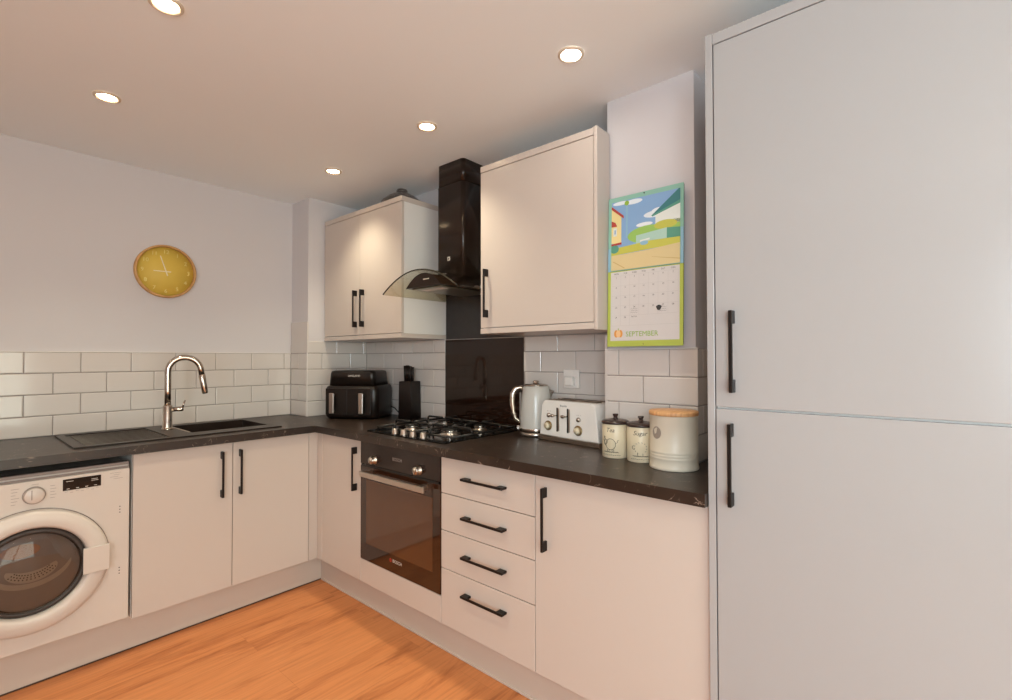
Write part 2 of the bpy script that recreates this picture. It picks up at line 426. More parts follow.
# ------------------------------------------------------------------ cabinet pieces
def handle(parent, face, along, c, u, z, L, out=0.030, label=None):
    """flat black bow handle; face 'x' = fronts facing -X, 'y' = fronts facing -Y. c = door face plane; along 'h' or 'z'"""
    b = MB(); w = 0.0095; foot = 0.034; t = 0.007
    def bx(a0, a1, w0, w1, d0, d1, bev=0.0012):
        if along == 'z': U, Z = (u + w0, u + w1), (z + a0, z + a1)
        else: U, Z = (u + a0, u + a1), (z + w0, z + w1)
        if face == 'x': b.box(c - d1, c - d0, U[0], U[1], Z[0], Z[1], bev=bev, seg=1)
        else: b.box(U[0], U[1], c - d1, c - d0, Z[0], Z[1], bev=bev, seg=1)
    bx(-L / 2, L / 2, -w / 2, w / 2, out - t, out)
    bx(-L / 2, -L / 2 + foot, -w / 2 + .0004, w / 2 - .0004, 0.0002, out - t + .001, 0.0006)
    bx(L / 2 - foot, L / 2, -w / 2 + .0004, w / 2 - .0004, 0.0002, out - t + .001, 0.0006)
    return tag(b.build('handle', M['black'], parent), label)

def door(parent, face, c, u0, u1, z0, z1, name='door', mt='door', th=0.018, g=0.0015):
    b = MB()
    if face == 'x': b.box(c, c + th, u0 + g, u1 - g, z0 + g, z1 - g, bev=0.0015)
    else: b.box(u0 + g, u1 - g, c, c + th, z0 + g, z1 - g, bev=0.0015)
    return b.build(name, M[mt], parent)

def carcass(parent, face, c, back, u0, u1, z0, z1, top=True, t=0.018, mt='carcass', name='carcass'):
    """hollow box behind door plane c"""
    b = MB(); f = c + 0.0195
    def bx(ua, ub, da, db, za, zb):
        if face == 'x': b.box(da, db, ua, ub, za, zb)
        else: b.box(ua, ub, da, db, za, zb)
    bx(u0 + .0005, u0 + t, f, back, z0, z1); bx(u1 - t, u1 - .0005, f, back, z0, z1)
    bx(u0 + t, u1 - t, f, back, z0, z0 + t); bx(u0 + t, u1 - t, back - .008, back, z0 + t, z1)
    if top: bx(u0 + t, u1 - t, f, back - .008, z1 - t, z1)
    else: bx(u0 + t, u1 - t, f, f + .018, z1 - .06, z1)
    return b.build(name, M[mt], parent)

ZB, ZT = 0.1500, 0.8555
BK = 0.555
# --- sink cabinet (two 400 doors)
t = thing('base_cabinet', 'white two-door base cupboard under the sink, beside the washing machine', 'cupboard', (-0.444, 0.28, 0.15))
carcass(t, 'y', 0, BK, -0.8378, -0.0506, ZB, ZT, top=False)
d = door(t, 'y', 0, -0.8378, -0.4397, ZB, ZT - .004); tag(d, None)
handle(d, 'y', 'z', 0, -0.4915, 0.7045, 0.218)
d = door(t, 'y', 0, -0.4397, -0.0506, ZB, ZT - .004)
handle(d, 'y', 'z', 0, -0.4085, 0.7045, 0.218)
# --- corner cabinet
t = thing('base_cabinet', 'white corner base cupboard between the sink cupboard and the oven, one narrow door', 'cupboard', (0.25, 0.0, 0.15))
b = MB(); b.box(-0.0506 + .001, -0.0005, 0.0, 0.018, ZB + .0015, ZT - .006, bev=.001); b.box(0.0, 0.018, -0.0500, 0.0175, ZB + .0015, ZT - .006, bev=.001)
b.build('corner_post', M['door'], t)
d = door(t, 'x', 0, -0.4287, -0.0506, ZB, ZT - .004)
handle(d, 'x', 'z', 0, -0.3905, 0.7045, 0.218)
b = MB(); b.box(.0195, BK - .01, -0.4282, -0.4107, ZB, ZT); b.box(.0195, BK - .01, -0.41, 0.37, ZB, ZB + .018); b.box(-.0495, -.035, .0195, .37, ZB + .018, ZT)
b.build('carcass', M['carcass'], t)
# --- oven housing
t = thing('oven_housing', 'white cupboard frame holding the built-in oven, plain panel below it', 'cupboard', (0.28, -0.727, 0.15))
door(t, 'x', 0, -1.0257, -0.4287, ZB, 0.2655, name='lower_panel')
b = MB(); b.box(.0195, BK - .01, -0.4475, -0.4292, ZB, ZT); b.box(.0195, BK - .01, -1.0252, -1.007, ZB, ZT); b.box(.0195, BK - .01, -1.0065, -0.448, 0.247, 0.2645)
b.build('carcass', M['carcass'], t)
# --- drawers
t = thing('drawer_unit', 'white four-drawer base unit between the oven and the right base cupboard', 'drawers', (0.28, -1.274, 0.15))
carcass(t, 'x', 0, BK - .01, -1.5219, -1.0257, ZB, ZT, top=False)
zs = [ZB, 0.3845, 0.5425, 0.6965, ZT - .004]
for i, zc in enumerate((0.3145, 0.4665, 0.622, 0.777)):
    d = door(t, 'x', 0, -1.5219, -1.0257, zs[i], zs[i + 1], name='drawer')
    handle(d, 'x', 'h', 0, -1.2790, zc, 0.222)
# --- right base cabinet
t = thing('base_cabinet', 'white single-door base cupboard between the drawers and the tall cupboard', 'cupboard', (0.28, -1.82, 0.15))
carcass(t, 'x', 0, .345, -2.1245, -1.5219, ZB, ZT, top=False)
d = door(t, 'x', 0, -2.1245, -1.5219, ZB, ZT - .004)
handle(d, 'x', 'z', 0, -1.5705, 0.7015, 0.219)
# --- plinths
t = thing('plinth_board', 'long white plinth board under the washing machine and sink cupboard', 'plinth', (-1.0, 0.06, 0))
b = MB(); b.box(-2.1, 0.0555, 0.0565, 0.0715, 0.006, 0.149); b.build('board', M['plinth'], t)
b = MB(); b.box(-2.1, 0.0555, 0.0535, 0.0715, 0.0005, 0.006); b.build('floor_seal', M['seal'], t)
t = thing('plinth_board', 'long white plinth board under the oven, drawers and right base cupboard', 'plinth', (0.06, -1.0, 0))
b = MB(); b.box(0.0565, 0.0715, -2.1245, 0.0715, 0.006, 0.149); b.build('board', M['plinth'], t)
b = MB(); b.box(0.0505, 0.0715, -2.1245, 0.0525, 0.0005, 0.010, bev=.002); b.build('floor_seal', M['plinth'], t)

# --- worktop (one continuous L) with a hole for the sink bowl
t = thing('worktop', 'L-shaped dark brown stone-effect worktop with pale flecks over all base cupboards', 'worktop', (0, 0, ZW0))
b = MB()
hx0, hx1, hy0, hy1 = -0.585, -0.195, 0.14, 0.50
b.box(-2.1, hx0, OH, YBT - .0002, ZW0, ZW1); b.box(hx1, XRT - .0005, OH, 0.3795, ZW0, ZW1); b.box(hx1, .1295, 0.3795, YBT - .0002, ZW0, ZW1)
b.box(hx0, hx1, OH, hy0, ZW0, ZW1); b.box(hx0, hx1, hy1, YBT - .0002, ZW0, ZW1)
b.box(OH, XRT - .0005, -1.6105, OH, ZW0, ZW1); b.box(OH, 0.3435, -1.9765, -1.6105, ZW0, ZW1); b.box(OH, XRT - .0005, -2.1245, -1.9765, ZW0, ZW1)
bmesh.ops.remove_doubles(b.bm, verts=b.bm.verts, dist=1e-5)
b.build('worktop_slab', M['worktop'], t)

# --- extra base unit left of the washer, out of frame
t = thing('base_cabinet', 'white single-door base cupboard on the far side of the washing machine', 'cupboard', (-1.78, 0.28, 0.15))
carcass(t, 'y', 0, BK, -2.1, -1.47, ZB, ZT, top=False)
d = door(t, 'y', 0, -2.1, -1.47, ZB, ZT - .004); handle(d, 'y', 'z', 0, -1.52, 0.7045, 0.218)

# --- tall cupboard
TX = -0.014
t = thing('tall_cabinet', 'full-height pale two-door cupboard at the right end of the kitchen', 'cupboard', (0.28, -2.44, 0))
b = MB(); b.box(TX, 0.570, -2.1455, -2.1260, 0.0005, 2.152, bev=.0015); b.build('side_panel', M['tall'], t)
b = MB(); b.box(TX, 0.570, -2.7720, -2.7520, 0.0005, 2.152, bev=.0015); b.build('side_panel', M['tall'], t)
b = MB(); b.box(TX, 0.570, -2.7515, -2.1460, 2.1205, 2.150, bev=.0015); b.build('top_panel', M['tall'], t)
b = MB(); b.box(TX + .0195, .56, -2.7515, -2.146, 0.149, 2.1195); b.build('carcass', M['carcass'], t)
b = MB(); b.box(0.04, 0.055, -2.7515, -2.146, 0.001, 0.1485); b.build('plinth', M['plinth'], t)
d = door(t, 'x', TX, -2.7515, -2.1470, 1.1285, 2.1190, mt='tall'); tag(d, 'upper door')
handle(d, 'x', 'z', TX, -2.1940, 1.2780, 0.216)
d = door(t, 'x', TX, -2.7515, -2.1470, 0.1500, 1.1255, mt='tall'); tag(d, 'lower door')
handle(d, 'x', 'z', TX, -2.1885, 0.9795, 0.216)

# --- wall cabinets
CX, CZ0, CZ1 = 0.2453, 1.3735, 2.149
def wall_cab(label, y0, y1, splits, handles):
    t = thing('wall_cabinet', label, 'cupboard', ((CX + XR) / 2, (y0 + y1) / 2, CZ0))
    b = MB(); b.box(CX + .0195, XR - .001, y0 + .001, y1 - .001, CZ0 + .0245, CZ1 - .0285); b.build('carcass', M['carcass'], t)
    b = MB(); b.box(CX - .0005, XR - .001, y0, y1, CZ0, CZ0 + .024, bev=.0015); b.build('bottom_panel', M['door'], t)
    b = MB(); b.box(CX - .0005, XR - .001, y0, y1, CZ1 - .028, CZ1, bev=.0015); b.build('top_panel', M['door'], t)
    for (a, c), h in zip(splits, handles):
        d = door(t, 'x', CX, a, c, CZ0 + .0255, CZ1 - .0295)
        handle(d, 'x', 'z', CX, h, 1.5565, 0.220)
    return t
wall_cab('white two-door wall cupboard left of the cooker hood', -0.4304, 0.3757, [(-0.0273, 0.3757), (-0.4304, -0.0273)], [0.003, -0.0715])
t = wall_cab('white single-door wall cupboard right of the cooker hood', -1.6205, -1.0216, [(-1.6205, -1.0216)], [-1.0665])
b = MB(); b.box(CX - .002, 0.3435, -1.6375, -1.6215, CZ0 - .004, CZ1 + .004, bev=.003); b.build('end_panel', M['door'], t)

# ------------------------------------------------------------------ black splashback
t = thing('hob_splashback', 'glossy black splashback panel on the wall behind the hob', 'splashback', (0.57, -0.725, ZW1))
b = MB(); b.box(0.565, 0.5745, -1.0195, -0.4295, ZW1 + .0005, 1.368, bev=.001); b.build('lower_panel', M['splash'], t)
b = MB(); b.box(0.5705, 0.5745, -1.0195, -0.4295, 1.3685, 1.648); b.build('upper_panel', M['splashup'], t)

# ------------------------------------------------------------------ cooker hood
HY = -0.705
t = thing('cooker_hood', 'black chimney cooker hood with curved clear glass canopy above the hob', 'cooker hood', (0.45, HY, 1.59))
def rrect(x0, x1, y0, y1, r, corners=(1, 1, 1, 1), n=6):
    pts = []
    for k, (cx, cy, a0) in enumerate(((x1 - r, y1 - r, 0), (x0 + r, y1 - r, 90), (x0 + r, y0 + r, 180), (x1 - r, y0 + r, 270))):
        if corners[k]:
            for i in range(n + 1): a = R(a0 + 90 * i / n); pts.append((cx + r * math.cos(a), cy + r * math.sin(a)))
        else: pts.append(((x1, x0, x0, x1)[k], (y1, y1, y0, y0)[k]))
    return pts
b = MB(); b.prism(rrect(0.345, XR - .0015, -0.805, -0.601, 0.022, (0, 1, 1, 0)), 'z', 1.655, 2.17, smooth=True)
b.build('lower_chimney', M['hood'], t)
b = MB(); b.prism(rrect(0.348, XR - .0015, -0.802, -0.604, 0.020, (0, 1, 1, 0)), 'z', 2.1705, ZC - .0005, smooth=True)
b.build('upper_chimney', M['hood'], t)
GY0, GY1, GH = -0.43, -0.985, 0.098
def arch(y): s = (y - HY) / (GY0 - HY); return 1.598 + GH * (1 - s * s)
b = MB(); N = 28; xs = [0.128, 0.563]
vs = []; fs = []
for i in range(N + 1):
    y = GY0 + (GY1 - GY0) * i / N; s = (y - HY) / (GY0 - HY)
    xf = 0.128 + 0.0 * s * s
    for (x, dz) in ((xf, 0), (xs[1], 0), (xs[1], -.006), (xf, -.006)): vs.append((x, y, arch(y) + dz))
for i in range(N):
    for k in range(4): fs.append((i * 4 + k, i * 4 + (k + 1) % 4, (i + 1) * 4 + (k + 1) % 4, (i + 1) * 4 + k))
fs += [(0, 1, 2, 3), (N * 4 + 3, N * 4 + 2, N * 4 + 1, N * 4)]
b._add(vs, fs); b.build('glass_canopy', M['hoodglass'], t)
b = MB(); pts = [(GY0 + (GY1 - GY0) * i / N) for i in range(N + 1)]
b.tube([(0.1275, y, arch(y) - .003) for y in pts], 0.0034, n=8); b.build('glass_edge', mat('dark_glass_edge', (52, 46, 36), 0.2, vary=0.05), t)
# body under the glass: crescent front
b = MB(); yl, yr = -0.585, -0.85
top = [(yr + (yl - yr) * i / 16) for i in range(17)]
hb = 1.612
outline = [(yl, hb)] + [(y, max(hb + .0005, min(arch(y) - .0075, hb + 0.068 * (1 - ((y - (yl + yr) / 2) / ((yl - yr) / 2)) ** 2)))) for y in reversed(top[1:-1])] + [(yr, hb)]
b.prism(outline, 'x', 0.155, 0.556); b.build('body', M['hood'], t)
b = MB(); b.box(0.175, 0.53, -0.825, -0.61, hb - .006, hb - .0005, bev=.002); f = b.build('grease_filter', M['steelmatt'], t)
b = MB()
for i in range(5): b.box(0.1535, 0.1549, -0.722 - i * .009, -0.727 - i * .009, 1.645, 1.650)
b.build('control_buttons', M['printwhite'], t)
b = MB(); b.m(M['printwhite']); b.box(0.3435, 0.3449, -0.690, -0.7075, 1.772, 1.790); b.m(M['hood']); b.box(0.3431, 0.3436, -0.693, -0.700, 1.775, 1.787); b.box(0.3431, 0.3436, -0.7015, -0.705, 1.775, 1.787)
b.build('badge', None, t)
# strip of light lens
b = MB(); b.box(0.21, 0.25, -0.80, -0.64, hb - .0075, hb - .0062); b.build('lamp_strip', M['printwhite'], t)

# ------------------------------------------------------------------ oven
t = thing('oven', 'black built-in electric oven with steel bar handle and two dials', 'oven', (0.27, -0.727, 0.2665))
OY0, OY1 = -0.4302, -1.0242
b = MB(); b.box(0.014, 0.50, -1.0055, -0.449, 0.268, 0.85); b.build('body', M['hob'], t)
b = MB(); b.box(-0.003, 0.0135, OY1, OY0, 0.7385, 0.8555, bev=.0015); pn = b.build('control_panel', M['ovenpanel'], t)
b = MB(); b.box(-0.003, 0.0135, OY1, OY0, 0.2675, 0.729, bev=.002); dr = b.build('door', M['ovenglass'], t)
b = MB(); b.box(-0.0036, -0.0029, -0.975, -0.48, 0.350, 0.665); b.build('window', M['ovenwin'], dr)
b = MB(); b.box(-0.052, -0.040, -0.968, -0.488, 0.690, 0.716, bev=.003)
for y in (-0.52, -0.93): b.box(-0.0405, -0.0032, y - .012, y + .012, 0.692, 0.714)
b.build('handle', M['brushed'], dr)
b = MB(); b.box(-0.0045, -.0005, OY1 + .01, OY0 - .01, 0.7295, 0.738); b.build('vent_gap', M['hob'], t)
for y, z in ((-0.552, 0.770), (-0.886, 0.770)):
    b = MB(); b.lathe([(0.0215, 0), (0.0215, .004), (0.018, .006), (0.0175, .024), (0.016, .027), (0.0001, .027)], (0, 0, 0), axis='x', n=28)
    for v in b.bm.verts: v.co = Vector((-0.0035 - v.co.x, y + v.co.y, z + v.co.z))
    k = b.build('knob', M['brushed'], t)
    b = MB(); b.box(-0.0345, -0.031, y - .0025, y + .0025, z - .015, z + .015); b.build('pointer', M['chrome'], k)
b = MB(); put_text(b, 'BOSCH', 0.022, lambda x, y: (-0.0037, -0.728 - x, 0.792 + y)); b.build('lettering', M['print'], pn)
b = MB(); b.m(M['printwhite']); put_text(b, 'BOSCH', 0.021, lambda x, y: (-0.0035, -0.730 - x, 0.322 + y))
b.m(M['red'])
ring = [(-0.680 + .0085 * math.cos(a), .322 + .0085 * math.sin(a)) for a in [2 * PI * i / 20 for i in range(20)]]
rin = [(-0.680 + .0062 * math.cos(a), .322 + .0062 * math.sin(a)) for a in [2 * PI * i / 20 for i in range(20)]]
for i in range(20):
    j = (i + 1) % 20; b.poly([(-.0035, *ring[i]), (-.0035, *ring[j]), (-.0035, *rin[j]), (-.0035, *rin[i])])
b.poly([(-.0035, -.6815, .317), (-.0035, -.6785, .317), (-.0035, -.6785, .327), (-.0035, -.6815, .327)])
b.build('door_lettering', None, dr)

# ------------------------------------------------------------------ gas hob
HX0, HX1, HY0, HY1 = 0.022, 0.528, -1.016, -0.438
zt = ZW1 + .006
t = thing('gas_hob', 'black four-burner gas hob set in the worktop over the oven', 'hob', (0.27, -0.727, ZW1))
b = MB(); b.prism(rrect(HX0, HX1, HY0, HY1, 0.012), 'z', ZW1 + .0003, zt, bev=.0015); b.build('hob_plate', M['hob'], t)
burn = [(0.195, -0.588, .030), (0.21, -0.855, .038), (0.415, -0.588, .036), (0.405, -0.865, .026)]
for x, y, r in burn:
    b = MB(); b.m(M['brushed']); b.lathe([(r + .012, 0), (r + .012, .003), (r + .002, .006), (r, .014), (r + .004, .0155), (r + .004, .019)], (x, y, zt + .0002), n=32)
    b.m(M['castiron']); b.lathe([(r + .002, .0192), (r + .002, .024), (r - .004, .0275), (0.0005, .028)], (x, y, zt), n=32)
    b.m(M['chrome']); b.lathe([(r + .0045, .0150), (r + .0048, .017), (r + .0045, .0195)], (x, y, zt), n=32, caps=False)
    b.build('burner', None, t)
for i, y in enumerate((-0.645, -0.712, -0.779, -0.853)):
    b = MB(); b.lathe([(0.0165, 0), (0.0165, .003), (0.0150, .005), (0.0142, .023), (0.0125, .025), (0.0001, .025)], (0.047, y, zt + .0002), n=28)
    k = b.build('knob', M['brushed'], t)
    b = MB(); b.box(0.038, 0.056, y - .0015, y + .0015, zt + .0253, zt + .0272); b.build('pointer', M['chrome'], k)
def bar(mb, p, q, w=.0055): mb.tube([p, q], w, n=8)
for (gy0, gy1, bs) in ((-0.722, -0.452, (0, 2)), (-1.002, -0.732, (1, 3))):
    b = MB(); zg = zt + .038
    # perimeter low frame
    gx0, gx1 = 0.085, 0.512
    for p, q in (((gx0, gy0), (gx1, gy0)), ((gx1, gy0), (gx1, gy1)), ((gx1, gy1), (gx0, gy1)), ((gx0, gy1), (gx0, gy0)), (((gx0 + gx1) / 2 - .003, gy0), ((gx0 + gx1) / 2 - .003, gy1))):
        bar(b, (*p, zt + .014), (*q, zt + .014), .0048)
    for (x, y) in ((gx0, gy0), (gx0, gy1), (gx1, gy0), (gx1, gy1)):
        b.tube([(x, y, zt + .0006), (x, y, zt + .016)], .006, n=8)
    for k in bs:
        cx, cy, r = burn[k]
        lo, hi = (gx0, .2955) if cx < .3 else (.2955, gx1)
        for (px, py) in ((lo, cy), (hi, cy), (cx, gy0), (cx, gy1)):
            d = Vector((cx - px, cy - py, 0)); L = d.length; d.normalize()
            e = d * (L - .016)
            b.tube([(px, py, zt + .014), (px + d.x * .002, py + d.y * .002, zg - .006), (px + d.x * .010, py + d.y * .010, zg), (px + e.x, py + e.y, zg)], .0052, n=8)
    b.build('pan_support', M['castiron'], t)

# ------------------------------------------------------------------ sink and tap
t = thing('kitchen_sink', 'black composite inset sink with grooved drainer left of the bowl', 'sink', (-0.6, 0.3, ZW1))
sx0, sx1, sy0, sy1 = -1.024, -0.180, 0.045, 0.548
zr = ZW1 + .007
b = MB()
bx0, bx1, by0, by1 = -0.575, -0.205, 0.15, 0.49
dx0, dx1, dy0, dy1 = -0.995, -0.680, 0.085, 0.505
# rim pieces around bowl and drainer recess
for (a0, a1, c0, c1) in ((sx0, dx0, sy0, sy1), (dx0, dx1, sy0, dy0), (dx0, dx1, dy1, sy1), (dx1, bx0, sy0, sy1), (bx0, bx1, sy0, by0), (bx0, bx1, by1, sy1), (bx1, sx1, sy0, sy1)):
    b.box(a0, a1, c0, c1, ZW1 + .0004, zr)
bmesh.ops.remove_doubles(b.bm, verts=b.bm.verts, dist=1e-5)
b.build('rim', M['sink'], t)
b = MB(); b.box(dx0, dx1, dy0, dy1, ZW1 + .0004, ZW1 + .002)
for i in range(9):
    y = dy0 + .04 + i * .042; b.prism([(y - .006, ZW1 + .002), (y + .006, ZW1 + .002), (y + .003, ZW1 + .0055), (y - .003, ZW1 + .0055)], 'x', dx0 + .015, dx1 - .01)
b.build('drainer', M['sink'], t)
b = MB(); zf = 0.735; w = 0.004
b.box(bx0, bx0 + w, by0, by1, zf, zr - .0005); b.box(bx1 - w, bx1, by0, by1, zf, zr - .0005); b.box(bx0 + w, bx1 - w, by0, by0 + w, zf, zr - .0005); b.box(bx0 + w, bx1 - w, by1 - w, by1, zf, zr - .0005)
b.box(bx0, bx1, by0, by1, zf - w, zf)
bo = b.build('bowl', M['sink'], t)
b = MB(); b.lathe([(0.042, 0), (0.042, .003), (0.03, .004), (0.026, .001), (0.001, .001)], (-0.39, 0.32, zf + .0003)); b.build('waste_fitting', M['chrome'], bo)
b = MB(); b.tube([(bx0 - .004, by0 + .01, zr + .0012), (bx0 - .004, by1 - .06, zr + .0012)], .004, n=8, scale2=.5); b.build('divider_lip', M['taupe'], t)

TXc, TYc = -0.619, 0.362
t = thing('kitchen_tap', 'tall chrome swan-neck tap standing on the black sink', 'tap', (TXc, TYc, zr))
b = MB(); b.lathe([(0.027, 0), (0.027, .004), (0.0225, .008), (0.0212, .012), (0.0212, .118), (0.019, .122), (0.0152, .124)], (TXc, TYc, zr + .0003), n=32); b.build('base', M['chrome'], t)
pts = [(TXc, TYc, zr + .122), (TXc, TYc, 1.10), (TXc, TYc, 1.190)]
rc = 0.0715; dirx, diry = 0.97, -0.24
for i in range(1, 17):
    a = PI - (PI - R(12)) * i / 16; pts.append((TXc + (rc + rc * math.cos(a)) * dirx, TYc + (rc + rc * math.cos(a)) * diry, 1.196 + rc * math.sin(a)))
e = pts[-1]; pts.append((e[0] + .006 * dirx, e[1] + .006 * diry, e[2] - .035))
b = MB(); b.tube(pts, 0.0150, n=20); b.build('neck', M['chrome'], t)
e = Vector(pts[-1]); dn = Vector((.16 * dirx, .16 * diry, -1)).normalized()
b = MB(); b.tube([e - dn * .002, e + dn * .004, e + dn * .094, e + dn * .101], [.0145, .0168, .0150, .012], n=20); sp = b.build('spray_head', M['chrome'], t)
b = MB(); b.tube([(TXc + .016, TYc - .004, 1.000), (TXc + .058, TYc - .014, 1.000), (TXc + .066, TYc - .016, 1.001)], [.0115, .0115, .009], n=16)
b.tube([(TXc + .060, TYc - .015, 1.003), (TXc + .072, TYc - .018, 1.045)], [.0055, .0038], n=12); b.build('lever', M['chrome'], t)

# ------------------------------------------------------------------ washing machine
t = thing('washing_machine', 'white integrated front-loading washing machine under the left end of the worktop', 'washing machine', (-1.147, 0.28, 0.15))
WX0, WX1 = -1.446, -0.8485
b = MB(); b.box(WX0, WX1, 0.010, 0.53, 0.1635, 0.812, bev=.004); b.build('casing', M['washer'], t)
b = MB(); b.box(WX0, WX1, 0.0, 0.0098, 0.1635, 0.797, bev=.003); fp = b.build('front_panel', M['washer'], t)
b = MB(); b.box(WX0 + .002, WX1 - .002, 0.002, 0.0098, 0.7985, 0.806, bev=.001); b.build('top_edge', M['washgrey'], t)
b = MB(); b.box(WX0 + .002, WX1 - .002, 0.006, 0.05, 0.8122, 0.824, bev=.002); b.build('top_lid', M['washgrey'], t)
wc = Vector((-1.1485, 0, 0.456))
def ydisc(prof, c, n=64, caps=True):
    mb = MB(); mb.lathe(prof, (0, 0, 0), axis='y', n=n, caps=caps)
    for v in mb.bm.verts: v.co = Vector((c[0] + v.co.x, c[1] - v.co.y, c[2] + v.co.z))
    return mb
# door ring: outer radius .23
mb = MB(); mb.lathe([(0.2315, 0.0), (0.2315, .010), (0.228, .020), (0.219, .028), (0.178, .033), (0.169, .028), (0.163, .010), (0.163, .0)], (0, 0, 0), axis='y', n=72, caps=False)
for v in mb.bm.verts: v.co = Vector((wc.x + v.co.x, -0.0008 - v.co.y, wc.z + v.co.z))
wd = mb.build('door', M['washer'], t)
mb = ydisc([(0.2345, 0), (0.2345, .002), (0.2312, .002)], (wc.x, -0.0002, wc.z)); mb.build('door_seal', M['washgrey'], t)
mb = MB(); mb.lathe([(0.1635, -.002), (0.160, .012), (0.148, .016), (0.140, .006)], (0, 0, 0), axis='y', n=72, caps=False)
for v in mb.bm.verts: v.co = Vector((wc.x + v.co.x, -0.0008 - v.co.y, wc.z + v.co.z))
mb.build('inner_ring', M['rubber'], wd)
# drum well behind the glass, recessed disc scene: gasket, tilted bowl and drum
mb = MB(); mb.lathe([(0.162, 0.0), (0.158, .0006), (0.0005, .0006)], (0, 0, 0), axis='y', n=64, caps=False)
for v in mb.bm.verts: v.co = Vector((wc.x + v.co.x, -0.0003 - v.co.y, wc.z + v.co.z))
mb.build('drum_opening', M['rubber'], t)
mb = MB()  # glass bowl bulging out
prof = [(0.150, .012), (0.140, .018), (0.120, .026), (0.09, .032), (0.05, .036), (0.0008, .037)]
mb.lathe(prof, (0, 0, 0), axis='y', n=64, caps=False)
for v in mb.bm.verts: v.co = Vector((wc.x + v.co.x, -0.0008 - v.co.y, wc.z + v.co.z))
mb.build('glass_bowl', M['bowl'], wd)
mb = MB()   # perforated drum crescent seen through the glass
for k in range(2):
    r0, r1 = (0.045, 0.098) if k == 0 else (0.103, 0.128)
    a0, a1 = (200, 345) if k == 0 else (185, 350)
    nn = 30
    vs = []
    for i in range(nn + 1):
        a = R(a0 + (a1 - a0) * i / nn); s = math.sin(PI * i / nn) ** .6
        rm = (r0 + r1) / 2; hw = (r1 - r0) / 2 * s + .0004
        for rr in (rm - hw, rm + hw): vs.append((wc.x + rr * math.cos(a), -0.006, wc.z + .035 + rr * math.sin(a) * .75))
    mb._add(vs, [(2 * i, 2 * i + 1, 2 * i + 3, 2 * i + 2) for i in range(nn)])
mb.build('drum', M['drum'], t)
mb = MB()
for i in range(14):
    for j in range(3):
        a = R(222 + i * 8); rr = .06 + j * .011
        c = (wc.x + rr * math.cos(a), wc.z + .035 + rr * math.sin(a) * .75)
        mb.poly([(c[0] + .0022 * math.cos(2 * PI * q / 8), -0.0066, c[1] + .0022 * math.sin(2 * PI * q / 8)) for q in range(8)])
mb.build('drum_holes', M['shadow'], t)
b = MB()
nn = 20
vs = [(wc.x - .03 + .055 * math.cos(2 * PI * i / nn), -.007, wc.z + .085 + .026 * math.sin(2 * PI * i / nn)) for i in range(nn)]
b.poly(vs); b.build('drum_paddle', mat('tan_plastic', (168, 120, 84), .4, vary=.03), t)
b = MB(); b.box(wc.x + .146, wc.x + .2285, -0.0395, -0.0340, 0.404, 0.506, bev=.002); b.box(wc.x + .150, wc.x + .224, -0.0345, -0.012, 0.408, 0.502); b.build('door_handle', M['washer'], wd)
mb = ydisc([(0.033, 0), (0.033, .002), (0.0310, .0025)], (-1.143, -.0003, .742), 40); mb.build('dial_ring', M['print'], fp)
mb = ydisc([(0.0300, 0), (0.0290, .014), (0.026, .017), (0.0002, .017)], (-1.143, -.001, .742), 40); k = mb.build('dial', M['washer'], t)
b = MB(); b.box(-1.152, -1.149, -.0188, -.0182, .728, .765); b.build('dial_mark', M['print'], k)
b = MB(); b.box(-1.0615, -0.944, -.0008, .0002, 0.7405, 0.785); dp = b.build('display', M['hob'], fp)
b = MB()
for i in range(4): b.box(-1.05 + i * .028, -1.041 + i * .028, -.0014, -.001, .7455, .7475)
b.build('display_symbols', M['printwhite'], dp); b = MB()
b.box(-1.052, -1.03, -.0014, -.001, .775, .7765); b.build('display_marks', M['printwhite'], dp); b = MB()
b.box(-.975, -.955, -.0014, -.001, .772, .7735); b.box(-.975, -.953, -.0014, -.001, .766, .7675)
b.build('display_marks', M['printwhite'], dp)
b = MB()
for i in range(6):
    for sx, l in ((-1.205, .022), (-1.078, .0)):
        if sx < -1.1: b.box(sx, sx + .012 + (i % 3) * .005, -.0006, .0001, .716 + i * .0115, .7175 + i * .0115)
        elif i < 5: b.box(sx - .020, sx - .006 + (i % 2) * .004, -.0006, .0001, .722 + i * .0115, .7235 + i * .0115)
for i in range(7): b.box(-1.055 + i * .016, -1.046 + i * .016, -.0006, .0001, .7345 - (i % 2) * .004, .7358 - (i % 2) * .004)
for i, (l) in enumerate((.036, .02, .028, .03)): b.box(-.915 + (i % 2) * .012, -.915 + (i % 2) * .012 + l, -.0006, .0001, .783 - i * .008, .7842 - i * .008)
b.box(-1.15, -1.13, -.0006, .0001, .782, .7832)
b.build('printed_legend', M['print'], fp)
for z in (.640, .628, .616, .385, .373, .361):
    b = MB(); b.lathe([(.0022, 0), (.0022, .001)], (0, 0, 0), axis='y', n=10); [setattr(v, 'co', Vector((v.co.x - .881, -v.co.y - .0001, v.co.z + z))) for v in list(b.bm.verts)]
    b.build('screw_hole', M['shadow'], fp)

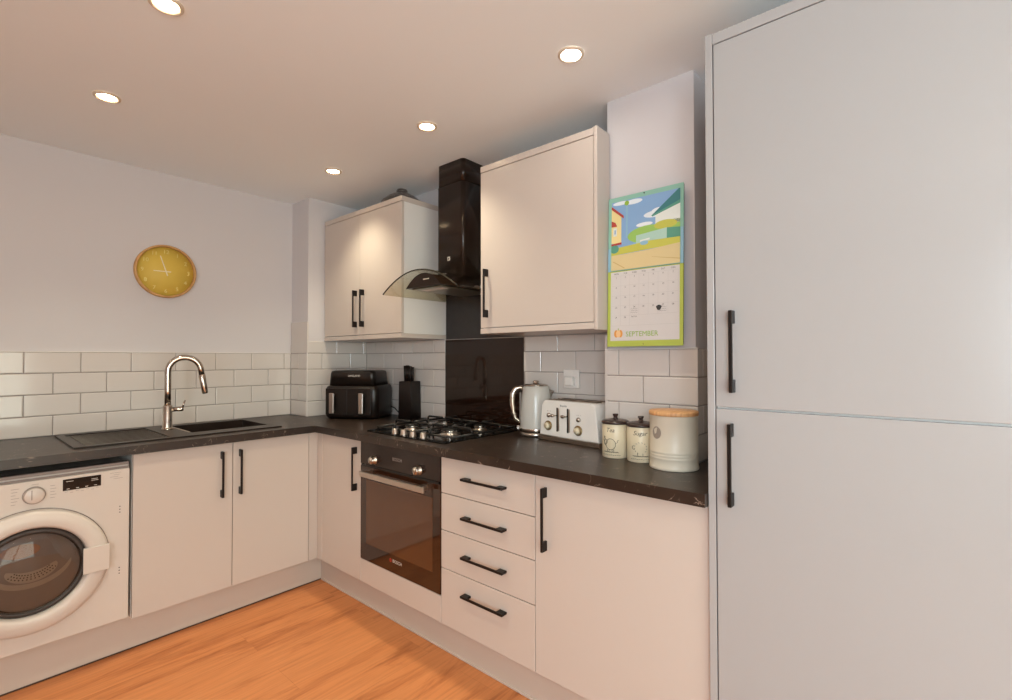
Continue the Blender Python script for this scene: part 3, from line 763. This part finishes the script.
# ------------------------------------------------------------------ wall clock
t = thing('wall_clock', 'round mustard wall clock with copper-toned rim above the sink', 'clock', (-0.5717, YB, 1.742))
cc = (-0.5717, YB, 1.742)
mb = ydisc([(0.145, 0.0005), (0.145, .026), (0.141, .030), (0.136, .030), (0.134, .024), (0.134, .012), (0.134, .0005)], cc, 64, False)
mb.build('rim', M['clockrim'], t)
mb = ydisc([(0.1335, .0005), (0.1335, .0115), (0.0002, .0115)], cc, 64); mb.build('face', M['clockface'], t)
nm = mat('pale_mustard_numeral', (238, 220, 140), .6, vary=.02)
for h in range(1, 13):
    a = R(90 - 30 * h); rr = .108; b = MB()
    put_text(b, str(h), 0.030, lambda x, y: (cc[0] + rr * math.cos(a) + x, YB - .0124, cc[2] + rr * math.sin(a) + y))
    b.build('numeral', nm, t)
def hand(ang, L, w, y):
    d = Vector((math.sin(R(ang)), 0, math.cos(R(ang)))); n = Vector((d.z, 0, -d.x)); c = Vector((cc[0], y, cc[2]))
    mb = MB(); q = [c - d * .024 - n * w, c - d * .024 + n * w, c + d * L + n * w * .7, c + d * L - n * w * .7]
    mb._add([tuple(p) for p in q] + [tuple(p + Vector((0, -.0012, 0))) for p in q], [(0, 1, 2, 3), (7, 6, 5, 4), (0, 4, 5, 1), (1, 5, 6, 2), (2, 6, 7, 3), (3, 7, 4, 0)])
    return mb
hand(-18, .088, .003, YB - .015).build('minute_hand', M['clockhand'], t)
hand(-91, .058, .003, YB - .0135).build('hour_hand', M['clockhand'], t)

# ------------------------------------------------------------------ air fryer
t = thing('air_fryer', 'black twin-drawer air fryer with silver handles in the worktop corner', 'air fryer', (0.236, 0.056, ZW1), R(33))
def lp(mb, name, mt, parent=None): return mb.build(name, mt, parent or t, world=False)
b = MB()
b.m(M['plasticblack'])
def taper(mb, sec):
    """stack of (z, outline pts) -> loft"""
    n = len(sec[0][1]); vs = []
    for z, o in sec: vs += [(x, y, z) for x, y in o]
    fs = [tuple(range(n))[::-1], tuple(range((len(sec) - 1) * n, len(sec) * n))]
    for k in range(len(sec) - 1):
        for i in range(n): j = (i + 1) % n; fs.append((k * n + i, k * n + j, (k + 1) * n + j, (k + 1) * n + i))
    v, f = mb._add(vs, fs)
    for fc in f[2:]: fc.smooth = True
W2, DP = 0.170, 0.270
taper(b, [(.001, rrect(.02, DP - .02, -W2 + .012, W2 - .012, .03)), (.022, rrect(.002, DP, -W2, W2, .035)), (.175, rrect(0, DP, -W2, W2, .035)), (.195, rrect(.006, DP - .004, -W2 + .006, W2 - .006, .032)), (.202, rrect(.014, DP - .01, -W2 + .014, W2 - .014, .028))])
lp(b, 'body', M['plasticblack'])
b = MB(); U2 = W2 - .022
taper(b, [(.2025, rrect(.012, DP - .016, -U2, U2, .026)), (.275, rrect(.018, DP - .03, -U2 + .004, U2 - .004, .028)), (.289, rrect(.021, DP - .036, -U2 + .007, U2 - .007, .03)), (.294, rrect(.034, DP - .05, -U2 + .02, U2 - .02, .03))])
lp(b, 'upper_housing', M['plasticblack'])
for y0, y1, hy in ((.021, .156, .104), (-.128, .017, -.080)):
    b = MB(); b.box(-.0015, .006, y0, y1, .028, .186, bev=.001); d = lp(b, 'drawer', M['plasticblack'])
    b = MB(); b.box(-.034, -.022, hy - .0155, hy + .0155, .036, .160, bev=.005, seg=3); b.box(-.0225, -.0042, hy - .006, hy + .006, .045, .058); b.box(-.0225, -.0042, hy - .006, hy + .006, .138, .151)
    b.build('drawer_handle', M['brushed'], d, world=False)
b = MB(); b.m(M['printwhite']); put_text(b, 'LAKELAND', 0.0155, lambda x, y: (.0145, -.018 - x, .262 + y)); lp(b, 'lettering', None)
b = MB(); b.tube([(DP - .03, -W2 + .001, .06), (DP - .045, -.175, .057), (.225, -.195, .05), (.23, -.222, .02), (.235, -.232, .004)], .0035, n=8); lp(b, 'power_cord', M['plasticblack'])

# ------------------------------------------------------------------ knife block
t = thing('knife_block', 'black knife block holding black-handled knives, beside the air fryer', 'knife block', (0.440, -0.146, ZW1), R(14.5))
b = MB(); taper(b, [(.0005, rrect(0, .105, -.094, 0.002, .003)), (.224, rrect(.004, .100, -.091, -.000, .003)), (.228, rrect(.006, .098, -.089, -.002, .003))])
lp(b, 'block', M['knifeblock'])
for i, (x, y, h) in enumerate(((.030, -.030, .095), (.030, -.046, .097), (.030, -.062, .093), (.055, -.030, .088), (.055, -.048, .09), (.055, -.064, .086))):
    b = MB(); taper(b, [(.2285, rrect(x - .008, x + .008, y - .0055, y + .0055, .003)), (.2285 + h * .5, rrect(x - .010, x + .010, y - .0068, y + .0068, .004)), (.2285 + h, rrect(x - .011, x + .011, y - .0074, y + .0074, .004))])
    k = tag(b.build('kitchen_knife', M['plasticblack']), 'black-handled knife standing in the black knife block', 'knife', 'knives in the knife block')
    k.matrix_world = WM[t]

# ------------------------------------------------------------------ kettle
t = thing('electric_kettle', 'pale enamel kettle with chrome handle, left of the toaster', 'kettle', (0.482, -1.163, ZW1), R(40.6))
b = MB(); b.lathe([(.072, .0005), (.078, .004), (.078, .012), (.075, .020)], n=48); lp(b, 'power_base', M['brushed'])
b = MB(); b.lathe([(.0745, .0205), (.077, .026), (.0765, .05), (.075, .12), (.069, .19), (.062, .230), (.058, .236)], n=48, caps=True); bd = lp(b, 'body', M['kettle'])
b = MB(); b.lathe([(.0765, .0203), (.0782, .022), (.0780, .036), (.0772, .038)], n=48, caps=False); lp(b, 'chrome_band', M['chrome'])
b = MB(); b.lathe([(.057, .2362), (.056, .241), (.045, .245), (.02, .247), (.012, .250), (.016, .257), (.010, .261), (.0003, .262)], n=40); lp(b, 'lid', M['chrome'])
b = MB(); b.tube([(0, .055, .222), (0, .075, .228), (0, .098, .222), (0, .112, .200), (0, .115, .160), (0, .110, .110), (0, .100, .080), (0, .084, .068), (0, .074, .066)], [.008, .010, .0105, .011, .011, .0105, .0095, .008, .007], n=14, scale2=1.2); lp(b, 'handle', M['chrome'])
b = MB(); b.box(-.011, .011, .070, .0805, .070, .205, bev=.003); lp(b, 'water_gauge', mat('smoky_gauge', (120, 112, 104), .15, vary=.05))
b = MB(); b.box(-.009, .009, .078, .094, .028, .048, bev=.003); lp(b, 'switch', M['chrome'])
b = MB(); b._add([(-.02, -.052, .222), (.02, -.052, .222), (0, -.088, .212), (-.016, -.055, .170), (.016, -.055, .170), (0, -.070, .178)], [(0, 1, 2), (0, 2, 5, 3), (1, 4, 5, 2), (0, 3, 4, 1), (3, 5, 4)], True); lp(b, 'spout', M['chrome'])

# ------------------------------------------------------------------ toaster
t = thing('toaster', 'white four-slice toaster with chrome trim between kettle and cream canisters', 'toaster', (0.397, -1.236, ZW1), R(-7.1))
TWd, TD, TH = 0.347, 0.158, 0.180
def tout(w0, w1, z0, z1, r, n=6):
    """front outline (u to right, z) as (y,z) pairs; y=-u"""
    cx = TWd / 2; pts = [(-(cx - w0 / 2), z0), ]
    pts = [(cx - w0 / 2, z0), (cx + w0 / 2, z0)]
    for i in range(n + 1): a = R(0 + 90 * i / n); pts.append((cx + w1 / 2 - r + r * math.cos(a), z1 - r + r * math.sin(a)))
    for i in range(n + 1): a = R(90 + 90 * i / n); pts.append((cx - w1 / 2 + r + r * math.cos(a), z1 - r + r * math.sin(a)))
    return [(-u, z) for u, z in pts]
b = MB(); b.prism(tout(.334, .298, .022, TH, .020), 'x', 0.004, TD, bev=.008, smooth=True); lp(b, 'body', M['toaster'])
b = MB(); b.prism(tout(.344, .336, .0008, .0215, .004), 'x', 0.0, TD, bev=.003); lp(b, 'chrome_base', M['chrome'])
def TU(f): return -(TWd / 2 - .158 + f * .316)
for f, lever in ((.315, .272), (.505, .462)):
    b = MB(); b.m(M['shadow']); b.box(.0025, .0045, TU(f) - .004, TU(f) + .004, .046, .150, bev=.0008); b.m(M['brushed']); b.box(.0030, .0042, TU(f) - .0125, TU(f) - .0045, .049, .148)
    lp(b, 'lever_slot', None)
    b = MB(); b.tube([(.0035, TU(lever + .035), .116), (-.012, TU(lever + .035), .116)], .003, n=10); b.sphere((-.016, TU(lever + .005), .116), .0085, sc=(.8, 1.3, .9)); lp(b, 'lever', M['chrome'])
for f, z in ((.165, .114), (.700, .108)):
    b = MB(); b.lathe([(.0105, 0), (.0105, .003), (.009, .008), (.0002, .010)], (0, 0, 0), axis='x', n=24)
    for v in b.bm.verts: v.co = Vector((.0035 - v.co.x, TU(f) + v.co.y, z + v.co.z))
    lp(b, 'button', M['chrome'])
    b = MB()
    for du in (-.009, 0, .009): b.box(.0028, .0042, TU(f) + du - .0012, TU(f) + du + .0012, z + .0175, z + .020)
    lp(b, 'button_marks', M['print'])
for f, z in ((.150, .068), (.690, .062)):
    b = MB(); b.m(M['olive']); b.lathe([(.0215, 0), (.0215, .003), (.018, .005)], (0, 0, 0), axis='x', n=32)
    b.m(M['cream']); b.lathe([(.015, .005), (.0135, .016), (.0002, .018)], (0, 0, 0), axis='x', n=28)
    for v in b.bm.verts: v.co = Vector((.0035 - v.co.x, TU(f) + v.co.y, z + v.co.z))
    lp(b, 'dial', None)
b = MB(); put_text(b, 'Breville', 0.0125, lambda x, y: (.0033, TU(.43) - x, .160 + y)); lp(b, 'lettering', M['printdark'])
b = MB(); b.m(M['shadow'])
for x0 in (.035, .095):
    for u0, u1 in ((.045, .165), (.185, .305)): b.box(x0, x0 + .03, -u1, -u0, TH - .002, TH + .0006)
b.m(M['chrome'])
for x0 in (.035, .065, .095, .125):
    b.box(x0 - .003, x0, -.31, -.04, TH - .001, TH + .003)
lp(b, 'bread_slots', None)
b = MB(); b.tube([(TD - .002, -.25, .03), (TD + .003, -.30, .05), (TD - .012, -.342, .12), (TD - .02, -.343, .19), (TD - .008, -.325, .215)], .003, n=8); lp(b, 'power_cord', M['white'])

# ------------------------------------------------------------------ power socket
t = thing('power_socket', 'white single power socket on the tiles above the toaster', 'socket', (XRT, -1.314, 1.163))
b = MB(); b.box(XRT - .0105, XRT - .0022, -1.357, -1.271, 1.120, 1.206, bev=.003); b.build('face_plate', M['white'], t)
b = MB(); b.box(XRT - .014, XRT - .0107, -1.325, -1.316, 1.186, 1.198, bev=.001); b.build('switch', M['white'], t)
b = MB(); b.box(XRT - .036, XRT - .0107, -1.338, -1.292, 1.132, 1.174, bev=.005); b.build('plug', M['white'], t)

# ------------------------------------------------------------------ canisters
def wrapfn(r, ang):
    return lambda x, y: ((r + .0004) * math.cos(ang + x / r), (r + .0004) * math.sin(ang + x / r), y)
def canister(label, loc, ang, word, group):
    t = thing('storage_canister', label, 'canister', loc, 0, group)
    r = .0490
    b = MB(); b.lathe([(r - .002, .0005), (r, .003), (r, .122), (r - .001, .124)], n=48); bd = b.build('body', M['cream'], t, world=False)
    b = MB(); b.lathe([(r + .0025, .1242), (r + .0035, .127), (r + .0025, .133), (r - .006, .137), (r * .5, .1405), (.010, .142), (.0075, .146), (.0075, .150), (.0105, .154), (.0105, .159), (.0005, .160)], n=48); b.build('lid', M['darklid'], t, world=False)
    fn = wrapfn(r, ang)
    b = MB(); put_text(b, word, .022, lambda x, y: fn(x, y + .103), slant=.25)
    b.build('lettering', M['printdark'], bd, world=False)
    # line drawing of a plump farm animal on grass
    b = MB()
    def stroke(pts, w=.0008): b.tube([fn(*p) for p in pts], w, n=5)
    if word == 'Tea':
        stroke([(.019 * math.cos(R(a)) + .0, .052 + .020 * math.sin(R(a))) for a in range(-60, 301, 20)])
        stroke([(-.020 + .007 * math.cos(R(a)), .060 + .008 * math.sin(R(a))) for a in range(0, 361, 30)])
        stroke([(-.020, .070), (-.028, .074), (-.030, .066), (-.026, .058), (-.028, .052), (-.020, .046)])
        stroke([(-.026, .074), (-.029, .080), (-.022, .077)]); stroke([(.019, .056), (.026, .060), (.024, .064), (.030, .068)])
        for x in (-.012, -.005, .006, .012): stroke([(x, .033), (x, .025)])
    else:
        for a in range(-40, 241, 28): stroke([(.020 * math.cos(R(a)), .052 + .018 * math.sin(R(a))), (.023 * math.cos(R(a + 8)), .052 + .021 * math.sin(R(a + 8)))])
        stroke([(-.024, .060), (-.030, .056), (-.028, .048), (-.021, .046)])
        for x in (-.010, .008): stroke([(x, .034), (x, .026)])
    b.build('animal_drawing', M['printdark'], bd, world=False)
    b = MB()
    for i in range(14): x = -.028 + i * .004; b.tube([fn(x, .0235), fn(x + .006, .0250 - (i % 2) * .003)], .0008, n=5)
    for i in range(10): x = -.036 + i * .0075; b.tube([fn(x, .0120), fn(x + .0045, .0125 + (i % 3) * .001)], .0008, n=5)
    b.build('printed_band', M['printdark'], bd, world=False)
ang = math.atan2(-.651 * .0 - .45, -.89)
canister('cream Tea canister with dark lid and pig drawing, right of the toaster', (0.2715, -1.6950, ZW1), R(186), 'Tea', 'cream kitchen canisters')
canister('cream Sugar canister with dark lid, partly behind the bread bin', (0.262, -1.8010, ZW1), R(203), 'Sugar', 'cream kitchen canisters')
t = thing('bread_bin', 'large ivory enamel bin with pale wooden lid beside the tall cupboard', 'bread bin', (0.2330, -1.9325, ZW1))
# oval footprint
r = .0775
def oval(mb):
    for v in mb.bm.verts: v.co = Vector((v.co.x, v.co.y, v.co.z))
b = MB(); prof = [(.078, .0005), (.0800, .003), (.0792, .010), (.0775, .018), (.0775, .036), (.0785, .038), (.0775, .040), (.0775, .046), (.0785, .048), (.0775, .050), (.0775, .056), (.0785, .058), (.0775, .060), (.0775, .174), (.0785, .1755), (.0775, .177)]
b.lathe(prof, n=64); bd = b.build('body', M['cream2'], t, world=False)
b = MB(); b.lathe([(.079, .1775), (.080, .180), (.080, .188), (.078, .191), (.0005, .1915)], n=64); b.build('lid', M['binlid'], t, world=False)
fn = wrapfn(.0777, R(158)); b = MB(); b.m(M['taupe']); b.poly([fn(.0185 * math.cos(2 * PI * i / 28), .122 + .0205 * math.sin(2 * PI * i / 28)) for i in range(28)]); b.m(M['printwhite'])
put_text(b, 'Bread', .012, lambda x, y: tuple(1.0 * c if k == 2 else c * 1.004 for k, c in enumerate(fn(x, y + .122)))) if False else None
b.build('badge', M['taupe'], bd, world=False)

# ------------------------------------------------------------------ lid on top of the left wall cupboard
t = thing('plastic_cover', 'clear grey domed plastic cover lying on the left wall cupboard', 'cover', (0.385, -0.25, 2.149))
b = MB(); b.lathe([(.125, .0005), (.124, .012), (.118, .030), (.085, .058), (.045, .080), (.030, .088)], n=40, caps=False)
o = b.build('dome', M['clearplastic'], t, world=False)
b = MB(); b.lathe([(.128, .0006), (.130, .004), (.126, .006)], n=40, caps=False); b.build('foot_rim', M['clearplastic'], o, world=False)
b = MB(); b.lathe([(.030, .088), (.033, .095), (.030, .104), (.0005, .107)], n=24); b.build('knob', M['clearplastic'], t, world=False)

# ------------------------------------------------------------------ calendar
CW, CH = 0.297, 0.581
P0 = Vector((0.313, -1.640, 1.305)); UPv = Vector((.018, 0, CH)) / CH
t = thing('wall_calendar', 'open wall calendar showing September and a sunny village picture, hanging on the pillar', 'calendar', tuple(P0))
def cal(u, v, d=0.0):
    return tuple(P0 + Vector((0, -u, 0)) + UPv * v + Vector((-d, 0, 0)))
def cbox(mb, u0, u1, v0, v1, d0, d1):
    mb._add([cal(u0, v0, d0), cal(u1, v0, d0), cal(u1, v1, d0), cal(u0, v1, d0), cal(u0, v0, d1), cal(u1, v0, d1), cal(u1, v1, d1), cal(u0, v1, d1)],
            [(0, 1, 2, 3), (7, 6, 5, 4), (0, 4, 5, 1), (1, 5, 6, 2), (2, 6, 7, 3), (3, 7, 4, 0)])
def cpoly(mb, pts, d, k=None):
    if k: mb.m(PAPER[k])
    mb.poly([cal(u, v, d) for u, v in pts])
H2 = 0.292
b = MB(); b.m(PAPER['dark']); cbox(b, .004, CW - .0005, .004, CH - .004, -.006, -.001); b.build('back_pages', None, t)
b = MB(); b.m(PAPER['lime']); cbox(b, 0, CW, 0, H2 - .001, -.0008, .001)
m0, m1 = .013, .022
cpoly(b, [(m0, m1), (CW - m0, m1), (CW - m0, H2 - .004), (m0, H2 - .004)], .0014, 'white')
gw = (CW - 2 * m0 - .01) / 7; gx = m0 + .005; gtop = H2 - .020; gh = .0385
b.m(PAPER['line'])
def rect(u0, u1, v0, v1, d, k): cpoly(b, [(u0, v0), (u1, v0), (u1, v1), (u0, v1)], d, k)
for i in range(8): rect(gx + i * gw - .0004, gx + i * gw + .0004, gtop - 4 * gh - (gh if i < 3 else 0), gtop, .0017, 'line')
for j in range(6): rect(gx, gx + 7 * gw, gtop - j * gh - .0004, gtop - j * gh + .0004, .0017, 'line')
b.m(PAPER['dark'])
for i, dname in enumerate(('MON', 'TUE', 'WED', 'THU', 'FRI', 'SAT', 'SUN')):
    put_text(b, dname, .0085, lambda x, y: cal(gx + gw * (i + .5) + x, gtop + .008 + y, .0018))
for n in range(1, 31):
    i, j = (n - 1) % 7, (n - 1) // 7
    put_text(b, str(n), .0085, lambda x, y: cal(gx + gw * (i + .5) + x, gtop - gh * j - .007 + y, .0018))
put_text(b, 'NOTES', .007, lambda x, y: cal(gx + gw * 2.5 + x, gtop - gh * 4 - .006 + y, .0018))
# handwriting squiggles
for (i, j) in ((2, 3), (5, 3)):
    for k in range(3):
        u = gx + gw * i + .004; v = gtop - gh * j - .016 - k * .007
        for q in range(8):
            rect(u + q * .0036, u + q * .0036 + .0030, v + (q % 2) * .0016, v + (q % 2) * .0016 + .0008, .0018, 'dark')
cpoly(b, [(.208 + .010 * math.cos(a) * (1 + .2 * math.sin(3 * a)), .140 + .010 * math.sin(a)) for a in [2 * PI * i / 20 for i in range(20)]], .0019, 'dark')
b.m(PAPER['green']); put_text(b, 'SEPTEMBER', .0270, lambda x, y: cal(.142 + x * .95, .046 + y, .0018))
# pumpkin emblem
for k, (du, rr) in enumerate(((-.009, .011), (.009, .011), (0, .012))):
    cpoly(b, [(.047 + du + rr * .8 * math.cos(a), .049 + .0145 * math.sin(a)) for a in [2 * PI * i / 18 for i in range(18)]], .0017 + k * .0002, 'orange' if k < 2 else 'peach')
rect(.0455, .0485, .062, .070, .0023, 'green')
b.build('date_page', None, t)
b = MB(); b.m(PAPER['teal']); cbox(b, 0, CW, H2, CH, -.0008, .001)
rect(0, .010, H2 + .0005, H2 + .09, .0013, 'lightblue'); rect(CW - .010, CW, H2 + .0005, H2 + .13, .0013, 'lightblue')
px0, px1, pz0, pz1 = .014, CW - .012, H2 + .003, CH - .018
PW, PH = px1 - px0, pz1 - pz0
def pp(pts, d, k): cpoly(b, [(px0 + min(1, max(0, u)) * PW, pz0 + min(1, max(0, v)) * PH) for u, v in pts], d, k)
def ell(cu, cv, ru, rv, d, k, n=22): pp([(cu + ru * math.cos(2 * PI * i / n), cv + rv * math.sin(2 * PI * i / n)) for i in range(n)], d, k)
pp([(0, 0), (1, 0), (1, 1), (0, 1)], .0014, 'sky')
ell(.64, .72, .15, .045, .0016, 'cloud'); ell(.70, .75, .10, .05, .0017, 'cloud'); ell(.50, .60, .12, .03, .0017, 'cloud')
ell(.14, .97, .12, .028, .0016, 'cloud'); ell(.34, .955, .13, .035, .0017, 'cloud'); ell(.235, .955, .035, .035, .0018, 'green')
pp([(.225, .45), (.25, .45), (.25, .93), (.225, .93)], .0017, 'lightblue')
ell(.55, .46, .30, .12, .0018, 'hill'); ell(.92, .46, .30, .14, .0019, 'hill'); ell(.80, .55, .16, .06, .0020, 'grass')
pp([(.66, .52), (1, .55), (1, .82), (.66, .72)], .0019, 'wallw'); pp([(.60, .70), (1, .84), (1, 1), (.98, 1)], .0022, 'roofteal'); pp([(.60, .70), (.62, .685), (1, .80), (1, .845)], .0023, 'bush')
pp([(.38, .30), (.82, .34), (.82, .50), (.38, .46)], .0021, 'fence'); pp([(.82, .32), (1, .32), (1, .48), (.82, .50)], .0021, 'bush')
pp([(0, .22), (1, .26), (1, .35), (.6, .36), (.3, .34), (0, .32)], .0022, 'grass')
pp([(0, 0), (1, 0), (1, .27), (.55, .235), (.25, .225), (0, .22)], .0024, 'path')
pp([(.02, .13), (.04, .13), (.22, .02), (.20, .02)], .0025, 'pathline'); pp([(.60, .13), (.62, .13), (1, .06), (1, .05)], .0025, 'pathline')
pp([(0, .40), (.155, .38), (.155, .78), (0, .90)], .0023, 'cream'); pp([(0, .90), (.19, .74), (.19, .78), (0, .945)], .0025, 'redroof')
pp([(0, .64), (.09, .64), (.06, .70), (0, .73)], .0026, 'redroof'); pp([(.03, .50), (.085, .50), (.085, .62), (.03, .62)], .0026, 'wallw'); pp([(.048, .53), (.067, .53), (.067, .59), (.048, .59)], .0027, 'sky')
pp([(0, .36), (.16, .37), (.16, .40), (0, .39)], .0026, 'redroof'); ell(.05, .31, .07, .06, .0026, 'bush'); ell(.50, .34, .06, .03, .0026, 'lightblue')
pp([(.44, .36), (.58, .375), (.58, .40), (.44, .385)], .0024, 'wallw')
b.build('picture_page', None, t)
b = MB(); b.tube([cal(CW / 2, CH - .006, .0012), cal(CW / 2, CH - .006, .004)], .0025, n=10); b.build('hanging_pin', PAPER['dark'], t)
b = MB(); b.tube([cal(CW / 2, .008, .0012), cal(CW / 2, .008, .002)], .002, n=8); b.build('punched_hole', PAPER['dark'], t)

# ------------------------------------------------------------------ downlights
def downlight(x, y, label, watts, glare=False, tilt=(0, 0), col=(1.0, .80, .58), spot=True, size=108):
    t = thing('ceiling_downlight', label, 'ceiling light', (x, y, ZC), 0, 'recessed ceiling downlights')
    b = MB(); b.lathe([(.0445, -.0005), (.0435, -.005), (.036, -.0075), (.0325, -.004), (.031, -.0012)], n=40, caps=False); b.build('trim_ring', M['lampring'], t, world=False)
    b = MB(); b.lathe([(.0300, -.0030), (.0300, -.0012)], n=32); b.build('lens', M['lampglare' if glare else 'lamp'], t, world=False)
    ld = bpy.data.lights.new('lamp', 'SPOT'); ld.energy = watts; ld.color = col; ld.spot_size = R(size); ld.spot_blend = 1.0; ld.shadow_soft_size = .028
    lo = bpy.data.objects.new('lamp', ld); COL.objects.link(lo); lo.parent = t; lo.location = (0, 0, -.035); lo.rotation_euler = (tilt[0], tilt[1], 0)

for (x, y, lb, g) in ((-0.969, -0.924, 'warm ceiling downlight at the top edge of the photo, left of the clock', False),
                      (-0.968, -0.161, 'warm ceiling downlight above and left of the yellow clock', False),
                      (0.010, -0.134, 'small warm ceiling downlight in front of the left wall cupboard', False),
                      (0.009, -0.921, 'warm ceiling downlight in front of the cooker hood', False),
                      (-0.007, -1.684, 'glaring white ceiling downlight in front of the right wall cupboard', True)):
    downlight(x, y, lb, 17 if g else 27, g, tilt=(R(-12), R(14)) if g else (0, 0), col=(1.0, .906, .67))
for (x, y) in ((-0.97, -1.69), (-1.95, -0.16), (-1.95, -0.92), (-1.95, -1.69), (-0.97, -2.9), (-1.95, -2.9)):  # unseen downlights added to help light the room
    downlight(x, y, 'unseen ceiling downlight added behind the viewer for extra light', 4.0, col=(1.0, .80, .62), size=150)

# ------------------------------------------------------------------ sky and added daylight
w = bpy.data.worlds.new('sky'); SC.world = w; w.use_nodes = True
bg = w.node_tree.nodes['Background']; bg.inputs['Color'].default_value = (0.62, 0.80, 1.0, 1); bg.inputs['Strength'].default_value = 0.7
def area(name, loc, rot, sx, sy, e, col):
    ld = bpy.data.lights.new(name, 'AREA'); ld.shape = 'RECTANGLE'; ld.size = sx; ld.size_y = sy; ld.energy = e; ld.color = col
    lo = bpy.data.objects.new(name, ld); COL.objects.link(lo); lo.location = loc; lo.rotation_euler = rot
    return lo
area('added_window_light', (XL - .25, (WH[0] + WH[1]) / 2, (WH[2] + WH[3]) / 2), (0, R(-90), 0), 1.15, 1.4, 150, (.87, .93, 1.0))  # area light added outside the unseen window
area('added_door_light', ((DH[0] + DH[1]) / 2, YF - .25, 1.06), (R(90), 0, 0), 2.0, 2.08, 92, (1.0, .94, .775))  # area light added outside the unseen glazed doors

# ------------------------------------------------------------------ camera
f = 487.897; C = Vector((-1.3883, -2.5787, 1.2615))
yaw, pitch, roll = R(40.6391), R(.9524), R(-.0824)
F = Vector((math.cos(yaw), math.sin(yaw), 0)); Rt = Vector((math.sin(yaw), -math.cos(yaw), 0)); U = Vector((0, 0, 1))
F2 = F * math.cos(pitch) + U * math.sin(pitch); U2_ = U * math.cos(pitch) - F * math.sin(pitch)
R3 = Rt * math.cos(roll) + U2_ * math.sin(roll); U3 = U2_ * math.cos(roll) - Rt * math.sin(roll)
cd = bpy.data.cameras.new('camera'); cam = bpy.data.objects.new('camera', cd); COL.objects.link(cam)
cam.matrix_world = Matrix(((R3.x, U3.x, -F2.x, C.x), (R3.y, U3.y, -F2.y, C.y), (R3.z, U3.z, -F2.z, C.z), (0, 0, 0, 1)))
cd.sensor_fit = 'HORIZONTAL'; cd.sensor_width = 36; cd.lens = f / 1012 * 36; cd.clip_start = .02
SC.camera = cam
SC.view_settings.view_transform = 'Standard'; SC.view_settings.look = 'None'; SC.view_settings.gamma = 1.0
SC.view_settings.use_curve_mapping = False
SC.view_settings.exposure = -0.05
SC.cycles.use_denoising = True
SC.cycles.max_bounces = 10; SC.cycles.diffuse_bounces = 5; SC.cycles.sample_clamp_indirect = 6.0
